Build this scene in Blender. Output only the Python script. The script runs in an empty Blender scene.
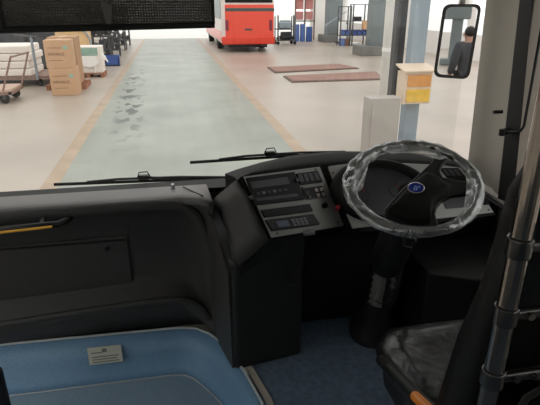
import bpy, bmesh, math, random
from mathutils import Vector, Matrix
random.seed(7)
PI = math.pi
SC = bpy.context.scene
COL = SC.collection
# ------------------------------------------------------------ camera frame
F = 500.0; H = 2.1
PITCH = math.radians(21.554); YAW = math.radians(10.846)
cp, sp, cy, sy = math.cos(PITCH), math.sin(PITCH), math.cos(YAW), math.sin(YAW)
EYE = Vector((0, 0, H))
def ray(x, y):
    cx = (x-270)/F; cv = -(y-202.5)/F
    f = cp+cv*sp; u = -sp+cv*cp; r = cx
    return Vector((r*cy+f*sy, -r*sy+f*cy, u))
def atY(x, y, Y):
    d = ray(x, y); return EYE+d*(Y/d.y)
def atZ(x, y, z=0.0):
    d = ray(x, y); return EYE+d*((z-H)/d.z)
def atX(x, y, X):
    d = ray(x, y); return EYE+d*(X/d.x)
class Plane:
    def __init__(s, a, b, c, facing=None):
        s.o = Vector(a); s.n = (Vector(b)-s.o).cross(Vector(c)-s.o).normalized()
        if s.n.dot(EYE-s.o) < 0: s.n = -s.n
    def hit(s, x, y, off=0.0):
        d = ray(x, y); o = s.o+s.n*off
        return EYE+d*((o-EYE).dot(s.n)/d.dot(s.n))
# ------------------------------------------------------------ materials
def lin(c):
    c = c/255.0
    return c/12.92 if c <= .04045 else ((c+.055)/1.055)**2.4
def S(r, g, b): return (lin(r), lin(g), lin(b), 1.0)
def mat(name, col, rough=.6, metal=0.0, var=.0, scale=8.0, bump=0.0, bscale=60.0, spec=.5, coat=0.0, detail=4):
    m = bpy.data.materials.new(name); m.use_nodes = True
    nt = m.node_tree; b = nt.nodes['Principled BSDF']
    b.inputs['Roughness'].default_value = rough; b.inputs['Metallic'].default_value = metal
    b.inputs['Specular IOR Level'].default_value = spec
    if coat: b.inputs['Coat Weight'].default_value = coat; b.inputs['Coat Roughness'].default_value = .08
    tc = nt.nodes.new('ShaderNodeTexCoord')
    n = nt.nodes.new('ShaderNodeTexNoise'); n.inputs['Scale'].default_value = scale; n.inputs['Detail'].default_value = detail
    nt.links.new(tc.outputs['Object'], n.inputs['Vector'])
    r = nt.nodes.new('ShaderNodeValToRGB')
    v = max(var, .02)
    r.color_ramp.elements[0].position = .3; r.color_ramp.elements[1].position = .7
    r.color_ramp.elements[0].color = tuple(c*(1-v) for c in col[:3])+(1,)
    r.color_ramp.elements[1].color = tuple(min(1, c*(1+v)) for c in col[:3])+(1,)
    nt.links.new(n.outputs['Fac'], r.inputs['Fac']); nt.links.new(r.outputs['Color'], b.inputs['Base Color'])
    if bump:
        n2 = nt.nodes.new('ShaderNodeTexNoise'); n2.inputs['Scale'].default_value = bscale
        nt.links.new(tc.outputs['Object'], n2.inputs['Vector'])
        bp = nt.nodes.new('ShaderNodeBump'); bp.inputs['Strength'].default_value = bump; bp.inputs['Distance'].default_value = .01
        nt.links.new(n2.outputs['Fac'], bp.inputs['Height']); nt.links.new(bp.outputs['Normal'], b.inputs['Normal'])
    return m
def glassmat(name, tint=(1, 1, 1, 1), refl=.06, rough=.02):
    m = bpy.data.materials.new(name); m.use_nodes = True
    nt = m.node_tree; nt.nodes.clear()
    out = nt.nodes.new('ShaderNodeOutputMaterial')
    t = nt.nodes.new('ShaderNodeBsdfTransparent'); t.inputs['Color'].default_value = tint
    g = nt.nodes.new('ShaderNodeBsdfGlossy'); g.inputs['Roughness'].default_value = rough
    mx = nt.nodes.new('ShaderNodeMixShader'); mx.inputs[0].default_value = refl
    nt.links.new(t.outputs[0], mx.inputs[1]); nt.links.new(g.outputs[0], mx.inputs[2]); nt.links.new(mx.outputs[0], out.inputs[0])
    return m
def filmmat(name):
    """crinkled clear plastic film: partly clear, partly milky, shiny"""
    m = bpy.data.materials.new(name); m.use_nodes = True
    nt = m.node_tree; nt.nodes.clear()
    out = nt.nodes.new('ShaderNodeOutputMaterial')
    tc = nt.nodes.new('ShaderNodeTexCoord')
    n = nt.nodes.new('ShaderNodeTexNoise'); n.inputs['Scale'].default_value = 15; n.inputs['Detail'].default_value = 3; n.inputs['Distortion'].default_value = 2.0
    nt.links.new(tc.outputs['Object'], n.inputs['Vector'])
    bp = nt.nodes.new('ShaderNodeBump'); bp.inputs['Strength'].default_value = .7; bp.inputs['Distance'].default_value = .012
    nt.links.new(n.outputs['Fac'], bp.inputs['Height'])
    t = nt.nodes.new('ShaderNodeBsdfTransparent')
    g = nt.nodes.new('ShaderNodeBsdfGlossy'); g.inputs['Roughness'].default_value = .1
    d = nt.nodes.new('ShaderNodeBsdfDiffuse'); d.inputs['Color'].default_value = (.62, .64, .67, 1)
    nt.links.new(bp.outputs[0], g.inputs['Normal']); nt.links.new(bp.outputs[0], d.inputs['Normal'])
    m1 = nt.nodes.new('ShaderNodeMixShader'); m1.inputs[0].default_value = .62
    nt.links.new(d.outputs[0], m1.inputs[1]); nt.links.new(g.outputs[0], m1.inputs[2])
    r = nt.nodes.new('ShaderNodeValToRGB'); r.color_ramp.elements[0].position = .28; r.color_ramp.elements[1].position = .78
    r.color_ramp.elements[0].color = (.26, .26, .26, 1); r.color_ramp.elements[1].color = (.66, .66, .66, 1)
    nt.links.new(n.outputs['Fac'], r.inputs[0])
    m2 = nt.nodes.new('ShaderNodeMixShader')
    nt.links.new(r.outputs[0], m2.inputs[0]); nt.links.new(t.outputs[0], m2.inputs[1]); nt.links.new(m1.outputs[0], m2.inputs[2])
    nt.links.new(m2.outputs[0], out.inputs[0])
    return m
M = {}
M['concrete'] = mat('hall_concrete', S(175, 163, 150), .36, var=.13, scale=.5, spec=.5, detail=8)
M['line'] = mat('tan_line_paint', S(172, 149, 124), .42, var=.16, scale=2.2, detail=10)
M['yard'] = mat('yard_concrete', S(232, 230, 226), .7, var=.03, scale=.4)
M['white_wall'] = mat('white_plaster', S(236, 233, 230), .8, var=.04, scale=.6)
M['grey_paint'] = mat('grey_column_paint', S(112, 122, 124), .55, var=.08, scale=1.2)
M['blue_grey'] = mat('blue_grey_steel', S(150, 163, 174), .5, var=.06, scale=1.5)
M['plinth'] = mat('plinth_concrete', S(122, 122, 119), .8, var=.1, scale=3)
M['white_paint'] = mat('white_pipe_paint', S(250, 249, 247), .4, var=.03)
M['dark_steel'] = mat('dark_steel', S(82, 82, 84), .5, metal=.3, var=.2, scale=6)
M['black_steel'] = mat('black_steel', S(42, 42, 46), .5, metal=.2, var=.2)
M['cabinet'] = mat('grey_cabinet_paint', S(178, 172, 166), .5, var=.04, scale=2)
M['cream'] = mat('cream_box_paint', S(226, 206, 184), .5, var=.05, scale=4)
M['orange_pane'] = mat('orange_panel', S(222, 158, 92), .4, var=.12, scale=9)
M['yellow_pane'] = mat('yellow_panel', S(232, 190, 84), .4, var=.12, scale=9)
M['carton'] = mat('brown_cardboard', S(204, 166, 132), .8, var=.06, scale=3)
M['carton_dark'] = mat('darker_cardboard', S(184, 146, 114), .8, var=.06, scale=3)
M['print'] = mat('grey_brown_print', S(138, 106, 84), .8)
M['tape'] = mat('parcel_tape', S(206, 168, 128), .4)
M['ply'] = mat('pale_plywood', S(226, 190, 142), .7, var=.06, scale=3)
M['pallet'] = mat('pallet_wood', S(160, 110, 84), .8, var=.15, scale=5)
M['foam'] = mat('white_wrapping', S(240, 232, 224), .7, var=.04, scale=2)
M['green_print'] = mat('pale_green_print', S(150, 180, 165), .7, var=.2, scale=5)
M['paper'] = mat('white_paper', S(246, 244, 240), .8)
M['blue_bin'] = mat('blue_plastic', S(66, 98, 168), .5, var=.08)
M['blue_drum'] = mat('mid_blue_paint', S(92, 122, 184), .5, var=.1)
M['tarp'] = mat('dark_grey_tarpaulin', S(78, 80, 84), .7, var=.35, scale=2.5, bump=.4, bscale=6)
M['hose'] = mat('black_rubber_hose', S(50, 51, 54), .6, var=.4, scale=5)
M['rust'] = mat('rusty_tube', S(140, 112, 100), .6, var=.2)
M['deck_wood'] = mat('pinkish_deck', S(196, 168, 150), .8, var=.1)
M['mat_red'] = mat('dusty_red_plate', S(148, 112, 100), .7, var=.16, scale=2)
M['mat_rim'] = mat('dark_mat_frame', S(108, 92, 84), .7, var=.2)
M['red'] = mat('orange_red_bus_paint', S(240, 78, 56), .3, var=.03, coat=.3)
M['red_deep'] = mat('bumper_red', S(226, 66, 44), .35, var=.03)
M['bus_white'] = mat('bus_white_paint', S(238, 226, 220), .35, var=.02)
M['bus_dark'] = mat('dark_green_band', S(66, 84, 80), .3, var=.05)
M['tyre'] = mat('tyre_rubber', S(34, 33, 33), .8, var=.2)
M['lens'] = mat('dark_red_lens', S(128, 40, 60), .3)
M['pink'] = mat('salmon_panel', S(232, 156, 150), .6, var=.1)
M['tan'] = mat('tan_box', S(216, 170, 124), .7, var=.05)
M['brownbox'] = mat('brown_crate', S(136, 98, 84), .7, var=.1)
# cab
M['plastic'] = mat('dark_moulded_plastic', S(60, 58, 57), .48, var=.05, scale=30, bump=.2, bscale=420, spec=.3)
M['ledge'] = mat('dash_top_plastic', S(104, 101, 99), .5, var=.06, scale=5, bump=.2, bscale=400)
M['pedestal'] = mat('dark_pedestal_plastic', S(36, 36, 37), .55, spec=.25)
M['cheek'] = mat('console_side_plastic', S(58, 56, 55), .5, var=.05, scale=14, bump=.2, bscale=400)
M['black'] = mat('black_plastic', S(24, 23, 23), .45, var=.05, spec=.3)
M['hood'] = mat('black_hood_vinyl', S(24, 23, 23), .7, spec=.15, bump=.2, bscale=300)
M['plate'] = mat('grey_fascia', S(148, 146, 143), .45, var=.04, scale=5)
M['gloss_black'] = mat('gloss_black', S(15, 15, 16), .4, spec=.2)
M['gaiter'] = mat('shiny_rubber', S(22, 22, 23), .2, spec=.3)
M['btn'] = mat('dark_button', S(40, 40, 44), .4)
M['btn_grey'] = mat('grey_key', S(108, 108, 116), .5)
M['btn_pink'] = mat('pale_symbol', S(160, 142, 138), .5)
M['frame_pale'] = mat('pale_trim', S(130, 128, 128), .4)
M['lcd'] = mat('blue_grey_display', S(54, 62, 92), .25)
M['silver'] = mat('silver_ring', S(200, 200, 205), .25, metal=.8)
M['screw'] = mat('screw_steel', S(60, 60, 62), .4, metal=.6)
M['redled'] = mat('red_knob', S(150, 24, 40), .4)
M['badge'] = mat('blue_badge', S(34, 52, 140), .25, var=.05)
M['badge_mark'] = mat('pale_badge_mark', S(130, 150, 210), .3)
M['dial'] = mat('dial_face', S(30, 31, 36), .35)
M['dial_mark'] = mat('dial_mark', S(70, 71, 76), .4)
M['film'] = filmmat('clear_plastic_film')
M['vinyl_blue'] = mat('speckled_blue_vinyl', S(108, 142, 174), .45, var=.14, scale=160, bump=.1, bscale=200, detail=2)
M['vinyl_tread'] = mat('pale_blue_vinyl', S(138, 158, 176), .5, var=.12, scale=150, detail=2)
M['vinyl_floor'] = mat('blue_floor_vinyl', S(92, 106, 124), .5, var=.25, scale=40, detail=6)
M['beige'] = mat('beige_edge', S(170, 160, 150), .5, var=.1)
M['pale_edge'] = mat('pale_edge', S(176, 178, 180), .4)
M['sticker'] = mat('pale_sticker', S(196, 194, 180), .6, var=.06, scale=12)
M['sticker_ink'] = mat('sticker_ink', S(120, 122, 118), .6)
M['yellow_strip'] = mat('yellow_strip', S(220, 160, 40), .5)
M['orange'] = mat('orange_plastic', S(226, 130, 34), .4)
M['seat_vinyl'] = mat('black_seat_fabric', S(20, 19, 19), .6, var=.1, scale=20, spec=.2)
M['seat_film'] = mat('film_covered_seat', S(26, 25, 25), .34, var=.2, scale=9, bump=.9, bscale=16, coat=.2, spec=.35)
M['chrome'] = mat('chrome', S(140, 132, 126), .12, metal=1.0)
M['clamp'] = mat('dark_clamp', S(92, 90, 90), .22, metal=.9)
M['rubber'] = mat('black_rubber', S(20, 20, 20), .7)
M['pillar'] = mat('grey_pillar_trim', S(166, 159, 149), .5, var=.04, scale=4)
M['cab_wall'] = mat('light_grey_lining', S(176, 176, 174), .7)
M['bus_skin'] = mat('bus_outer_skin', S(214, 208, 200), .4)
M['windscreen'] = glassmat('windscreen_glass', (.97, .98, .975, 1), .03)
M['side_glass'] = glassmat('side_glass', (.92, .95, .94, 1), .05)
M['smoked'] = glassmat('smoked_panel', (.10, .10, .105, 1), .06, .1)
M['clear_lens'] = glassmat('clear_lens', (.7, .7, .72, 1), .06, .05)
mm = bpy.data.materials.new('mirror_glass'); mm.use_nodes = True
b = mm.node_tree.nodes['Principled BSDF']; b.inputs['Metallic'].default_value = 1; b.inputs['Roughness'].default_value = .015; b.inputs['Base Color'].default_value = (.86, .86, .86, 1)
M['mirror'] = mm
# lane: worn green paint with dark stains that lie along one strip
def lane_mat():
    m = bpy.data.materials.new('worn_green_lane'); m.use_nodes = True
    nt = m.node_tree; b = nt.nodes['Principled BSDF']; b.inputs['Roughness'].default_value = .36
    L = nt.links.new
    g = nt.nodes.new('ShaderNodeNewGeometry')
    n = nt.nodes.new('ShaderNodeTexNoise'); n.inputs['Scale'].default_value = .8; n.inputs['Detail'].default_value = 8; L(g.outputs['Position'], n.inputs['Vector'])
    r = nt.nodes.new('ShaderNodeValToRGB'); r.color_ramp.elements[0].position = .3; r.color_ramp.elements[1].position = .75
    r.color_ramp.elements[0].color = S(134, 139, 128); r.color_ramp.elements[1].color = S(164, 167, 156); L(n.outputs['Fac'], r.inputs[0])
    s = nt.nodes.new('ShaderNodeSeparateXYZ'); L(g.outputs['Position'], s.inputs[0])
    # tyre-width streaks along the lane
    mp = nt.nodes.new('ShaderNodeMapping'); mp.inputs['Scale'].default_value = (3.2, .12, 1); L(g.outputs['Position'], mp.inputs[0])
    n3 = nt.nodes.new('ShaderNodeTexNoise'); n3.inputs['Scale'].default_value = 1.2; n3.inputs['Detail'].default_value = 4; L(mp.outputs[0], n3.inputs['Vector'])
    mixs = nt.nodes.new('ShaderNodeMix'); mixs.data_type = 'RGBA'; mixs.blend_type = 'MULTIPLY'; mixs.inputs[0].default_value = .35
    r3 = nt.nodes.new('ShaderNodeValToRGB'); r3.color_ramp.elements[0].position = .35; r3.color_ramp.elements[1].position = .6
    r3.color_ramp.elements[0].color = (.72, .76, .74, 1); r3.color_ramp.elements[1].color = (1, 1, 1, 1); L(n3.outputs['Fac'], r3.inputs[0])
    L(r.outputs[0], mixs.inputs[6]); L(r3.outputs[0], mixs.inputs[7])
    def band(sock, c, w):
        a = nt.nodes.new('ShaderNodeMath'); a.operation = 'SUBTRACT'; L(sock, a.inputs[0]); a.inputs[1].default_value = c
        q = nt.nodes.new('ShaderNodeMath'); q.operation = 'ABSOLUTE'; L(a.outputs[0], q.inputs[0])
        k = nt.nodes.new('ShaderNodeMapRange'); L(q.outputs[0], k.inputs[0]); k.inputs[1].default_value = w*.4; k.inputs[2].default_value = w; k.inputs[3].default_value = 1; k.inputs[4].default_value = 0
        return k.outputs[0]
    ax_ = nt.nodes.new('ShaderNodeMath'); ax_.operation = 'MULTIPLY_ADD'; L(s.outputs[1], ax_.inputs[0]); ax_.inputs[1].default_value = .037; L(s.outputs[0], ax_.inputs[2])
    bx = band(ax_.outputs[0], -.53, .36); by = band(s.outputs[1], 13.8, 6.5)
    mp2 = nt.nodes.new('ShaderNodeMapping'); mp2.inputs['Scale'].default_value = (1.25, .55, 1); L(g.outputs['Position'], mp2.inputs[0])
    n2 = nt.nodes.new('ShaderNodeTexNoise'); n2.inputs['Scale'].default_value = 3.2; n2.inputs['Detail'].default_value = 4; L(mp2.outputs[0], n2.inputs['Vector'])
    t = nt.nodes.new('ShaderNodeMapRange'); L(n2.outputs['Fac'], t.inputs[0]); t.inputs[1].default_value = .53; t.inputs[2].default_value = .57
    p = nt.nodes.new('ShaderNodeMath'); p.operation = 'MULTIPLY'; L(bx, p.inputs[0]); L(by, p.inputs[1])
    p2 = nt.nodes.new('ShaderNodeMath'); p2.operation = 'MULTIPLY'; L(p.outputs[0], p2.inputs[0]); L(t.outputs[0], p2.inputs[1])
    mix = nt.nodes.new('ShaderNodeMix'); mix.data_type = 'RGBA'; L(p2.outputs[0], mix.inputs[0]); L(mixs.outputs[2], mix.inputs[6]); mix.inputs[7].default_value = S(48, 56, 48)
    L(mix.outputs[2], b.inputs['Base Color'])
    return m
M['lane'] = lane_mat()
def blind_mat():
    m = bpy.data.materials.new('perforated_blind'); m.use_nodes = True
    nt = m.node_tree; nt.nodes.clear(); L = nt.links.new
    out = nt.nodes.new('ShaderNodeOutputMaterial')
    g = nt.nodes.new('ShaderNodeNewGeometry')
    mp = nt.nodes.new('ShaderNodeMapping'); mp.inputs['Scale'].default_value = (1/.0101,)*3; L(g.outputs['Position'], mp.inputs[0])
    fr = nt.nodes.new('ShaderNodeVectorMath'); fr.operation = 'FRACTION'; L(mp.outputs[0], fr.inputs[0])
    su = nt.nodes.new('ShaderNodeVectorMath'); su.operation = 'SUBTRACT'; L(fr.outputs[0], su.inputs[0]); su.inputs[1].default_value = (.5, .5, .5)
    mu = nt.nodes.new('ShaderNodeVectorMath'); mu.operation = 'MULTIPLY'; L(su.outputs[0], mu.inputs[0]); mu.inputs[1].default_value = (1, 0, 1)
    le = nt.nodes.new('ShaderNodeVectorMath'); le.operation = 'LENGTH'; L(mu.outputs[0], le.inputs[0])
    lt = nt.nodes.new('ShaderNodeMath'); lt.operation = 'LESS_THAN'; L(le.outputs['Value'], lt.inputs[0]); lt.inputs[1].default_value = .27
    k = nt.nodes.new('ShaderNodeMath'); k.operation = 'MULTIPLY'; L(lt.outputs[0], k.inputs[0]); k.inputs[1].default_value = .22
    d = nt.nodes.new('ShaderNodeBsdfDiffuse'); d.inputs['Color'].default_value = S(84, 81, 77)
    t = nt.nodes.new('ShaderNodeBsdfTransparent')
    mx = nt.nodes.new('ShaderNodeMixShader'); L(k.outputs[0], mx.inputs[0]); L(d.outputs[0], mx.inputs[1]); L(t.outputs[0], mx.inputs[2]); L(mx.outputs[0], out.inputs[0])
    return m
M['blind'] = blind_mat()
# ------------------------------------------------------------ mesh building
class MB:
    def __init__(s): s.v = []; s.f = []
    def add(s, vs, fs):
        o = len(s.v); s.v += [Vector(p) for p in vs]; s.f += [tuple(i+o for i in f) for f in fs]; return s
    def box(s, c, d, rot=None):
        x, y, z = d[0]/2, d[1]/2, d[2]/2
        vs = [Vector((a*x, b_*y, e*z)) for a in (-1, 1) for b_ in (-1, 1) for e in (-1, 1)]
        if rot is not None: vs = [rot @ p for p in vs]
        return s.add([p+Vector(c) for p in vs], [(0, 1, 3, 2), (4, 6, 7, 5), (0, 4, 5, 1), (2, 3, 7, 6), (0, 2, 6, 4), (1, 5, 7, 3)])
    def bb(s, a, b_):
        return s.box([(a[i]+b_[i])/2 for i in range(3)], [abs(b_[i]-a[i]) for i in range(3)])
    def tube(s, pts, r, n=10, closed=False, r2=None):
        pts = [Vector(p) for p in pts]; N = len(pts)
        rings = []
        up = None
        for i, p in enumerate(pts):
            if closed: t = (pts[(i+1) % N]-pts[i-1]).normalized()
            else: t = (pts[min(i+1, N-1)]-pts[max(i-1, 0)]).normalized()
            if up is None:
                up = Vector((0, 0, 1)) if abs(t.z) < .9 else Vector((1, 0, 0))
            a = t.cross(up); 
            if a.length < 1e-6: a = t.cross(Vector((0, 1, 0)))
            a.normalize(); b_ = a.cross(t).normalized(); up = b_
            rr = r(i) if callable(r) else (r if r2 is None else r+(r2-r)*i/max(1, N-1))
            rings.append([p+(a*math.cos(2*PI*k/n)+b_*math.sin(2*PI*k/n))*rr for k in range(n)])
        return s.loft(rings, cap=not closed, loop=closed)
    def loft(s, rings, cap=True, loop=False):
        n = len(rings[0]); N = len(rings); vs = [p for r in rings for p in r]; fs = []
        for i in range(N if loop else N-1):
            j = (i+1) % N
            for k in range(n):
                l = (k+1) % n
                fs.append((i*n+k, i*n+l, j*n+l, j*n+k))
        if cap: fs += [tuple(range(n))[::-1], tuple((N-1)*n+k for k in range(n))]
        return s.add(vs, fs)
    def cyl(s, p0, p1, r0, r1=None, n=20): return s.tube([p0, p1], r0, n, r2=r0 if r1 is None else r1)
    def prism(s, poly, vec):
        poly = [Vector(p) for p in poly]; n = len(poly); vec = Vector(vec)
        fs = [tuple(range(n))[::-1], tuple(range(n, 2*n))]+[(k, (k+1) % n, n+(k+1) % n, n+k) for k in range(n)]
        return s.add(poly+[p+vec for p in poly], fs)
    def lathe(s, prof, o, ax, n=28):
        """prof: list of (radius, height) along axis"""
        o = Vector(o); ax = Vector(ax).normalized()
        a = ax.orthogonal().normalized(); b_ = ax.cross(a)
        rings = [[o+ax*h+(a*math.cos(2*PI*k/n)+b_*math.sin(2*PI*k/n))*max(r, 1e-4) for k in range(n)] for r, h in prof]
        return s.loft(rings)
    def sphere(s, c, r, n=14, sc=(1, 1, 1)):
        c = Vector(c)
        rings = [[c+Vector((r*sc[0]*math.sin(t)*math.cos(2*PI*k/n), r*sc[1]*math.sin(t)*math.sin(2*PI*k/n), r*sc[2]*math.cos(t))) for k in range(n)]
                 for t in [max(.03, min(PI-.03, PI*i/10)) for i in range(11)]]
        return s.loft(rings)
    def build(s, name, m, parent=None, bevel=0.0, seg=2, smooth=False, local=False, sub=0):
        me = bpy.data.meshes.new(name)
        if parent is not None:
            base = Vector((0, 0, 0)) if local else W[parent.name]
        else:
            xs = [p.x for p in s.v]; ys = [p.y for p in s.v]; zs = [p.z for p in s.v]
            base = Vector(((min(xs)+max(xs))/2, (min(ys)+max(ys))/2, min(zs)))
        me.from_pydata([tuple(p-base) for p in s.v], [], s.f)
        bm = bmesh.new(); bm.from_mesh(me); bmesh.ops.recalc_face_normals(bm, faces=bm.faces); bm.to_mesh(me); bm.free()
        me.materials.append(m)
        o = bpy.data.objects.new(name, me); COL.objects.link(o)
        if parent is not None: o.parent = parent; W[o.name] = base
        else: o.location = base; W[o.name] = base
        if bevel:
            md = o.modifiers.new('Bevel', 'BEVEL'); md.width = bevel; md.segments = seg; md.limit_method = 'ANGLE'; md.angle_limit = math.radians(35)
        if sub:
            md = o.modifiers.new('Sub', 'SUBSURF'); md.levels = sub; md.render_levels = sub
        if smooth or sub:
            for p in me.polygons: p.use_smooth = True
        elif bevel:
            for p in me.polygons: p.use_smooth = True
            md = o.modifiers.new('WN', 'WEIGHTED_NORMAL'); md.keep_sharp = True
        return o
W = {}
def tag(o, label, cat, group=None):
    o['label'] = label; o['category'] = cat
    if group: o['group'] = group
    return o
def thing(name, label, cat, loc=(0, 0, 0), rz=0.0, group=None):
    o = bpy.data.objects.new(name, None); COL.objects.link(o); o.empty_display_size = .1
    o.location = loc; o.rotation_euler = (0, 0, rz); W[o.name] = Vector(loc)
    return tag(o, label, cat, group)
def struct(o): o['kind'] = 'structure'; return o
def copy_tree(o, parent=None, loc=None, rz=None, label=None):
    c = o.copy(); COL.objects.link(c)
    if parent is not None: c.parent = parent
    if loc is not None: c.location = loc
    if rz is not None: c.rotation_euler = (0, 0, rz)
    if label: c['label'] = label
    for ch in list(o.children): copy_tree(ch, c)
    return c
def box(a, b_): return MB().bb(a, b_)
def text_mesh(name, txt, size, m, parent, origin, xdir, ydir, thick=.002):
    cu = bpy.data.curves.new(name, 'FONT'); cu.body = txt; cu.size = size; cu.extrude = thick
    t = bpy.data.objects.new(name, cu); COL.objects.link(t)
    bpy.context.view_layer.update()
    me = bpy.data.meshes.new_from_object(t.evaluated_get(bpy.context.evaluated_depsgraph_get()))
    bpy.data.objects.remove(t); bpy.data.curves.remove(cu)
    x = Vector(xdir).normalized(); y = Vector(ydir).normalized(); z = x.cross(y)
    R = Matrix((x, y, z)).transposed().to_4x4(); R.translation = Vector(origin)
    me.transform(R); me.name = name; me.materials.clear(); me.materials.append(m)
    o = bpy.data.objects.new(name, me); COL.objects.link(o); o.parent = parent
    return o
# ============================================================ HALL
struct(box((-12, -26, -.2), (12, 36, 0)).build('floor', M['concrete']))
struct(box((-40, 36.0, -.2), (50, 120, -.005)).build('yard', M['yard']))
struct(box((-1.49, -20, .0), (1.76, 36, .004)).build('lane', M['lane']))
struct(box((-1.69, -20, .0), (-1.49, 36, .005)).build('trim_1', M['line']))
struct(box((1.76, -20, .0), (1.96, 36, .005)).build('trim_2', M['line']))
# walls
struct(box((-12.2, -26, 0), (-12, 36, 7)).build('wall_hall_left', M['white_wall']))
wr = MB()
wr.bb((12, -26, 0), (12.2, 36, 1.0)); wr.bb((12, -26, 5.2), (12.2, 36, 7))
for k in range(13): wr.bb((12, -26+k*5.1, 1.0), (12.2, -25.2+k*5.1, 5.2))
struct(wr.build('wall_hall_right', M['white_wall']))
wb = MB()
wb.bb((-12, 36, 0), (-3.4, 36.3, 7)); wb.bb((9.8, 36, 0), (12, 36.3, 7)); wb.bb((-3.4, 36, 5), (9.8, 36.3, 7))
struct(wb.build('wall_hall_back', M['white_wall']))
wq = MB()
wq.bb((-12, -26.3, 0), (12, -26, .9)); wq.bb((-12, -26.3, 4.8), (12, -26, 7))
for k in range(9): wq.bb((-12+k*2.95, -26.3, .9), (-11.6+k*2.95, -26, 4.8))
for z in (2.2, 3.5): wq.bb((-12, -26.2, z), (12, -26.1, z+.1))
struct(wq.build('wall_hall_rear', M['white_wall']))
# hall window behind the right shelves (pane of daylight between mullions) is the opening itself

# ---- columns with plinths
def column(c, w, hh, pw, ph, label, off=0):
    t = thing('hall_column', label, 'column', (c[0], c[1], 0), 0, 'grey columns along the right of the hall')
    MB().bb((c[0]+off-w/2, c[1]-w/2, ph), (c[0]+off+w/2, c[1]+w/2, hh)).build('shaft', M['grey_paint'], t, bevel=.03)
    MB().bb((c[0]-pw/2, c[1]-pw/2, 0), (c[0]+pw/2, c[1]+pw/2, ph)).build('plinth', M['plinth'], t, bevel=.02)
    return t
column((8.85, 22.3), .62, 7, 1.2, .42, 'grey painted hall column on a low concrete plinth just left of the white pipe', .22)
column((9.85, 31.0), .85, 7, 1.45, .42, 'farther grey hall column with wide plinth between blue drums and shelf racks')

# ---- station of pipe, cabinet, box and steel column near the bus
xp = atY(388.5, 50, 8.4).x
t = thing('drain_pipe', 'fat white vertical pipe rising behind the grey floor cabinet', 'pipe', (xp, 8.4, 0))
MB().cyl((xp, 8.4, 0), (xp, 8.4, 6.5), .105, n=28).build('pipe_run', M['white_paint'], t, smooth=True)
for z in (1.36, 3.4): MB().cyl((xp, 8.4, z), (xp, 8.4, z+.05), .111, n=28).build('collar', M['white_paint'], t)
L_ = atY(402.5, 100, 6.7); R_ = atY(430, 100, 6.7); T_ = atY(415, 72, 6.7); B_ = atY(415, 104, 6.7)
f0, f1 = atY(404.5, 120, 6.95).x, atY(418, 120, 6.95).x
t = thing('steel_column', 'blue grey steel column that carries the cream and yellow box', 'column', ((f0+f1)/2, 7.0, 0))
MB().bb((f0, 6.95, 0), (f1, 7.12, 6.5)).build('flange', M['blue_grey'], t, bevel=.006)
MB().bb((f0-.06, 6.9, 0), (f1+.06, 7.12, .04)).build('base_plate', M['dark_steel'], t)
g0_, g1_ = atY(394, 60, 7.3).x, atY(405.5, 60, 7.3).x
t = thing('dark_post', 'dark steel channel post between white pipe and thin white tube', 'post', ((g0_+g1_)/2, 7.35, 0))
MB().bb((g0_, 7.3, 0), (g0_+.05, 7.45, 6.5)).build('flange', M['dark_steel'], t, bevel=.006)
MB().bb((g0_+.05, 7.38, 0), (g1_, 7.42, 6.5)).build('web', M['black_steel'], t)
MB().bb((g0_-.04, 7.26, 0), (g1_+.04, 7.5, .03)).build('base_plate', M['black_steel'], t)
x_ = atY(411, 40, 7.16).x
t = thing('thin_tube', 'thin bright white vertical tube dropping behind the yellow box', 'pipe', (x_, 7.18, 0))
MB().cyl((x_, 7.18, 0), (x_, 7.18, 6.5), .042, n=18).build('run', M['white_paint'], t)
MB().cyl((x_, 7.18, 2.0), (x_, 7.18, 2.03), .05, n=18).build('joint', M['cabinet'], t)
# cabinet
a = atY(367, 99, 6.5); b2 = atY(401, 99, 6.5)
t = thing('floor_cabinet', 'plain light grey metal cabinet on the floor below the white pipe', 'cabinet', ((a.x+b2.x)/2, 6.6, 0))
MB().bb((a.x+.05, 6.5, .06), (b2.x, 6.75, a.z)).build('body', M['cabinet'], t, bevel=.006)
MB().bb((a.x+.08, 6.488, .12), (b2.x-.03, 6.5, a.z-.05)).build('door', M['cabinet'], t, bevel=.003)
MB().bb((a.x+.07, 6.52, 0), (b2.x-.02, 6.73, .06)).build('base', M['dark_steel'], t)
# cream box on the column
t = thing('switch_box', 'cream box with orange and yellow panels hung on the blue grey column', 'electrical box', ((L_.x+R_.x)/2, 6.8, B_.z))
MB().bb((L_.x, 6.7, B_.z), (R_.x, 6.945, T_.z)).build('housing', M['cream'], t, bevel=.008)
MB().prism([(L_.x-.04, 6.64, T_.z), (R_.x+.03, 6.64, T_.z), (R_.x+.03, 6.945, T_.z+.07), (L_.x-.04, 6.945, T_.z+.07)], (0, 0, .025)).build('lid', M['cream'], t, bevel=.004)
zm = (T_.z+B_.z)/2
MB().bb((L_.x+.05, 6.685, zm+.02), (R_.x-.025, 6.7, T_.z-.045)).build('orange_window', M['orange_pane'], t, bevel=.003)
MB().bb((L_.x+.05, 6.685, B_.z+.03), (R_.x-.025, 6.7, zm-.015)).build('yellow_window', M['yellow_pane'], t, bevel=.003)
# ---- red pit covers
def cover(q, label):
    P4 = [atZ(x, y, 0) for x, y in q]
    t = thing('pit_cover', label, 'floor mat', tuple(sum(P4, Vector())/4), 0, 'red floor plates right of the lane')
    MB().prism(P4, (0, 0, .03)).build('rim', M['mat_rim'], t)
    c = sum(P4, Vector())/4
    MB().prism([c+(p-c)*Vector((.965, .9, 1)) for p in P4], (0, 0, .045)).build('plate', M['mat_red'], t)
cover([(267, 68), (339, 64.6), (359, 68.8), (275, 73.3)], 'farther dusty red floor plate lying right of the green lane')
cover([(283, 76.8), (376, 72.3), (383, 80), (292, 82.8)], 'nearer dusty red floor plate, closest to the white pipe')

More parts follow.
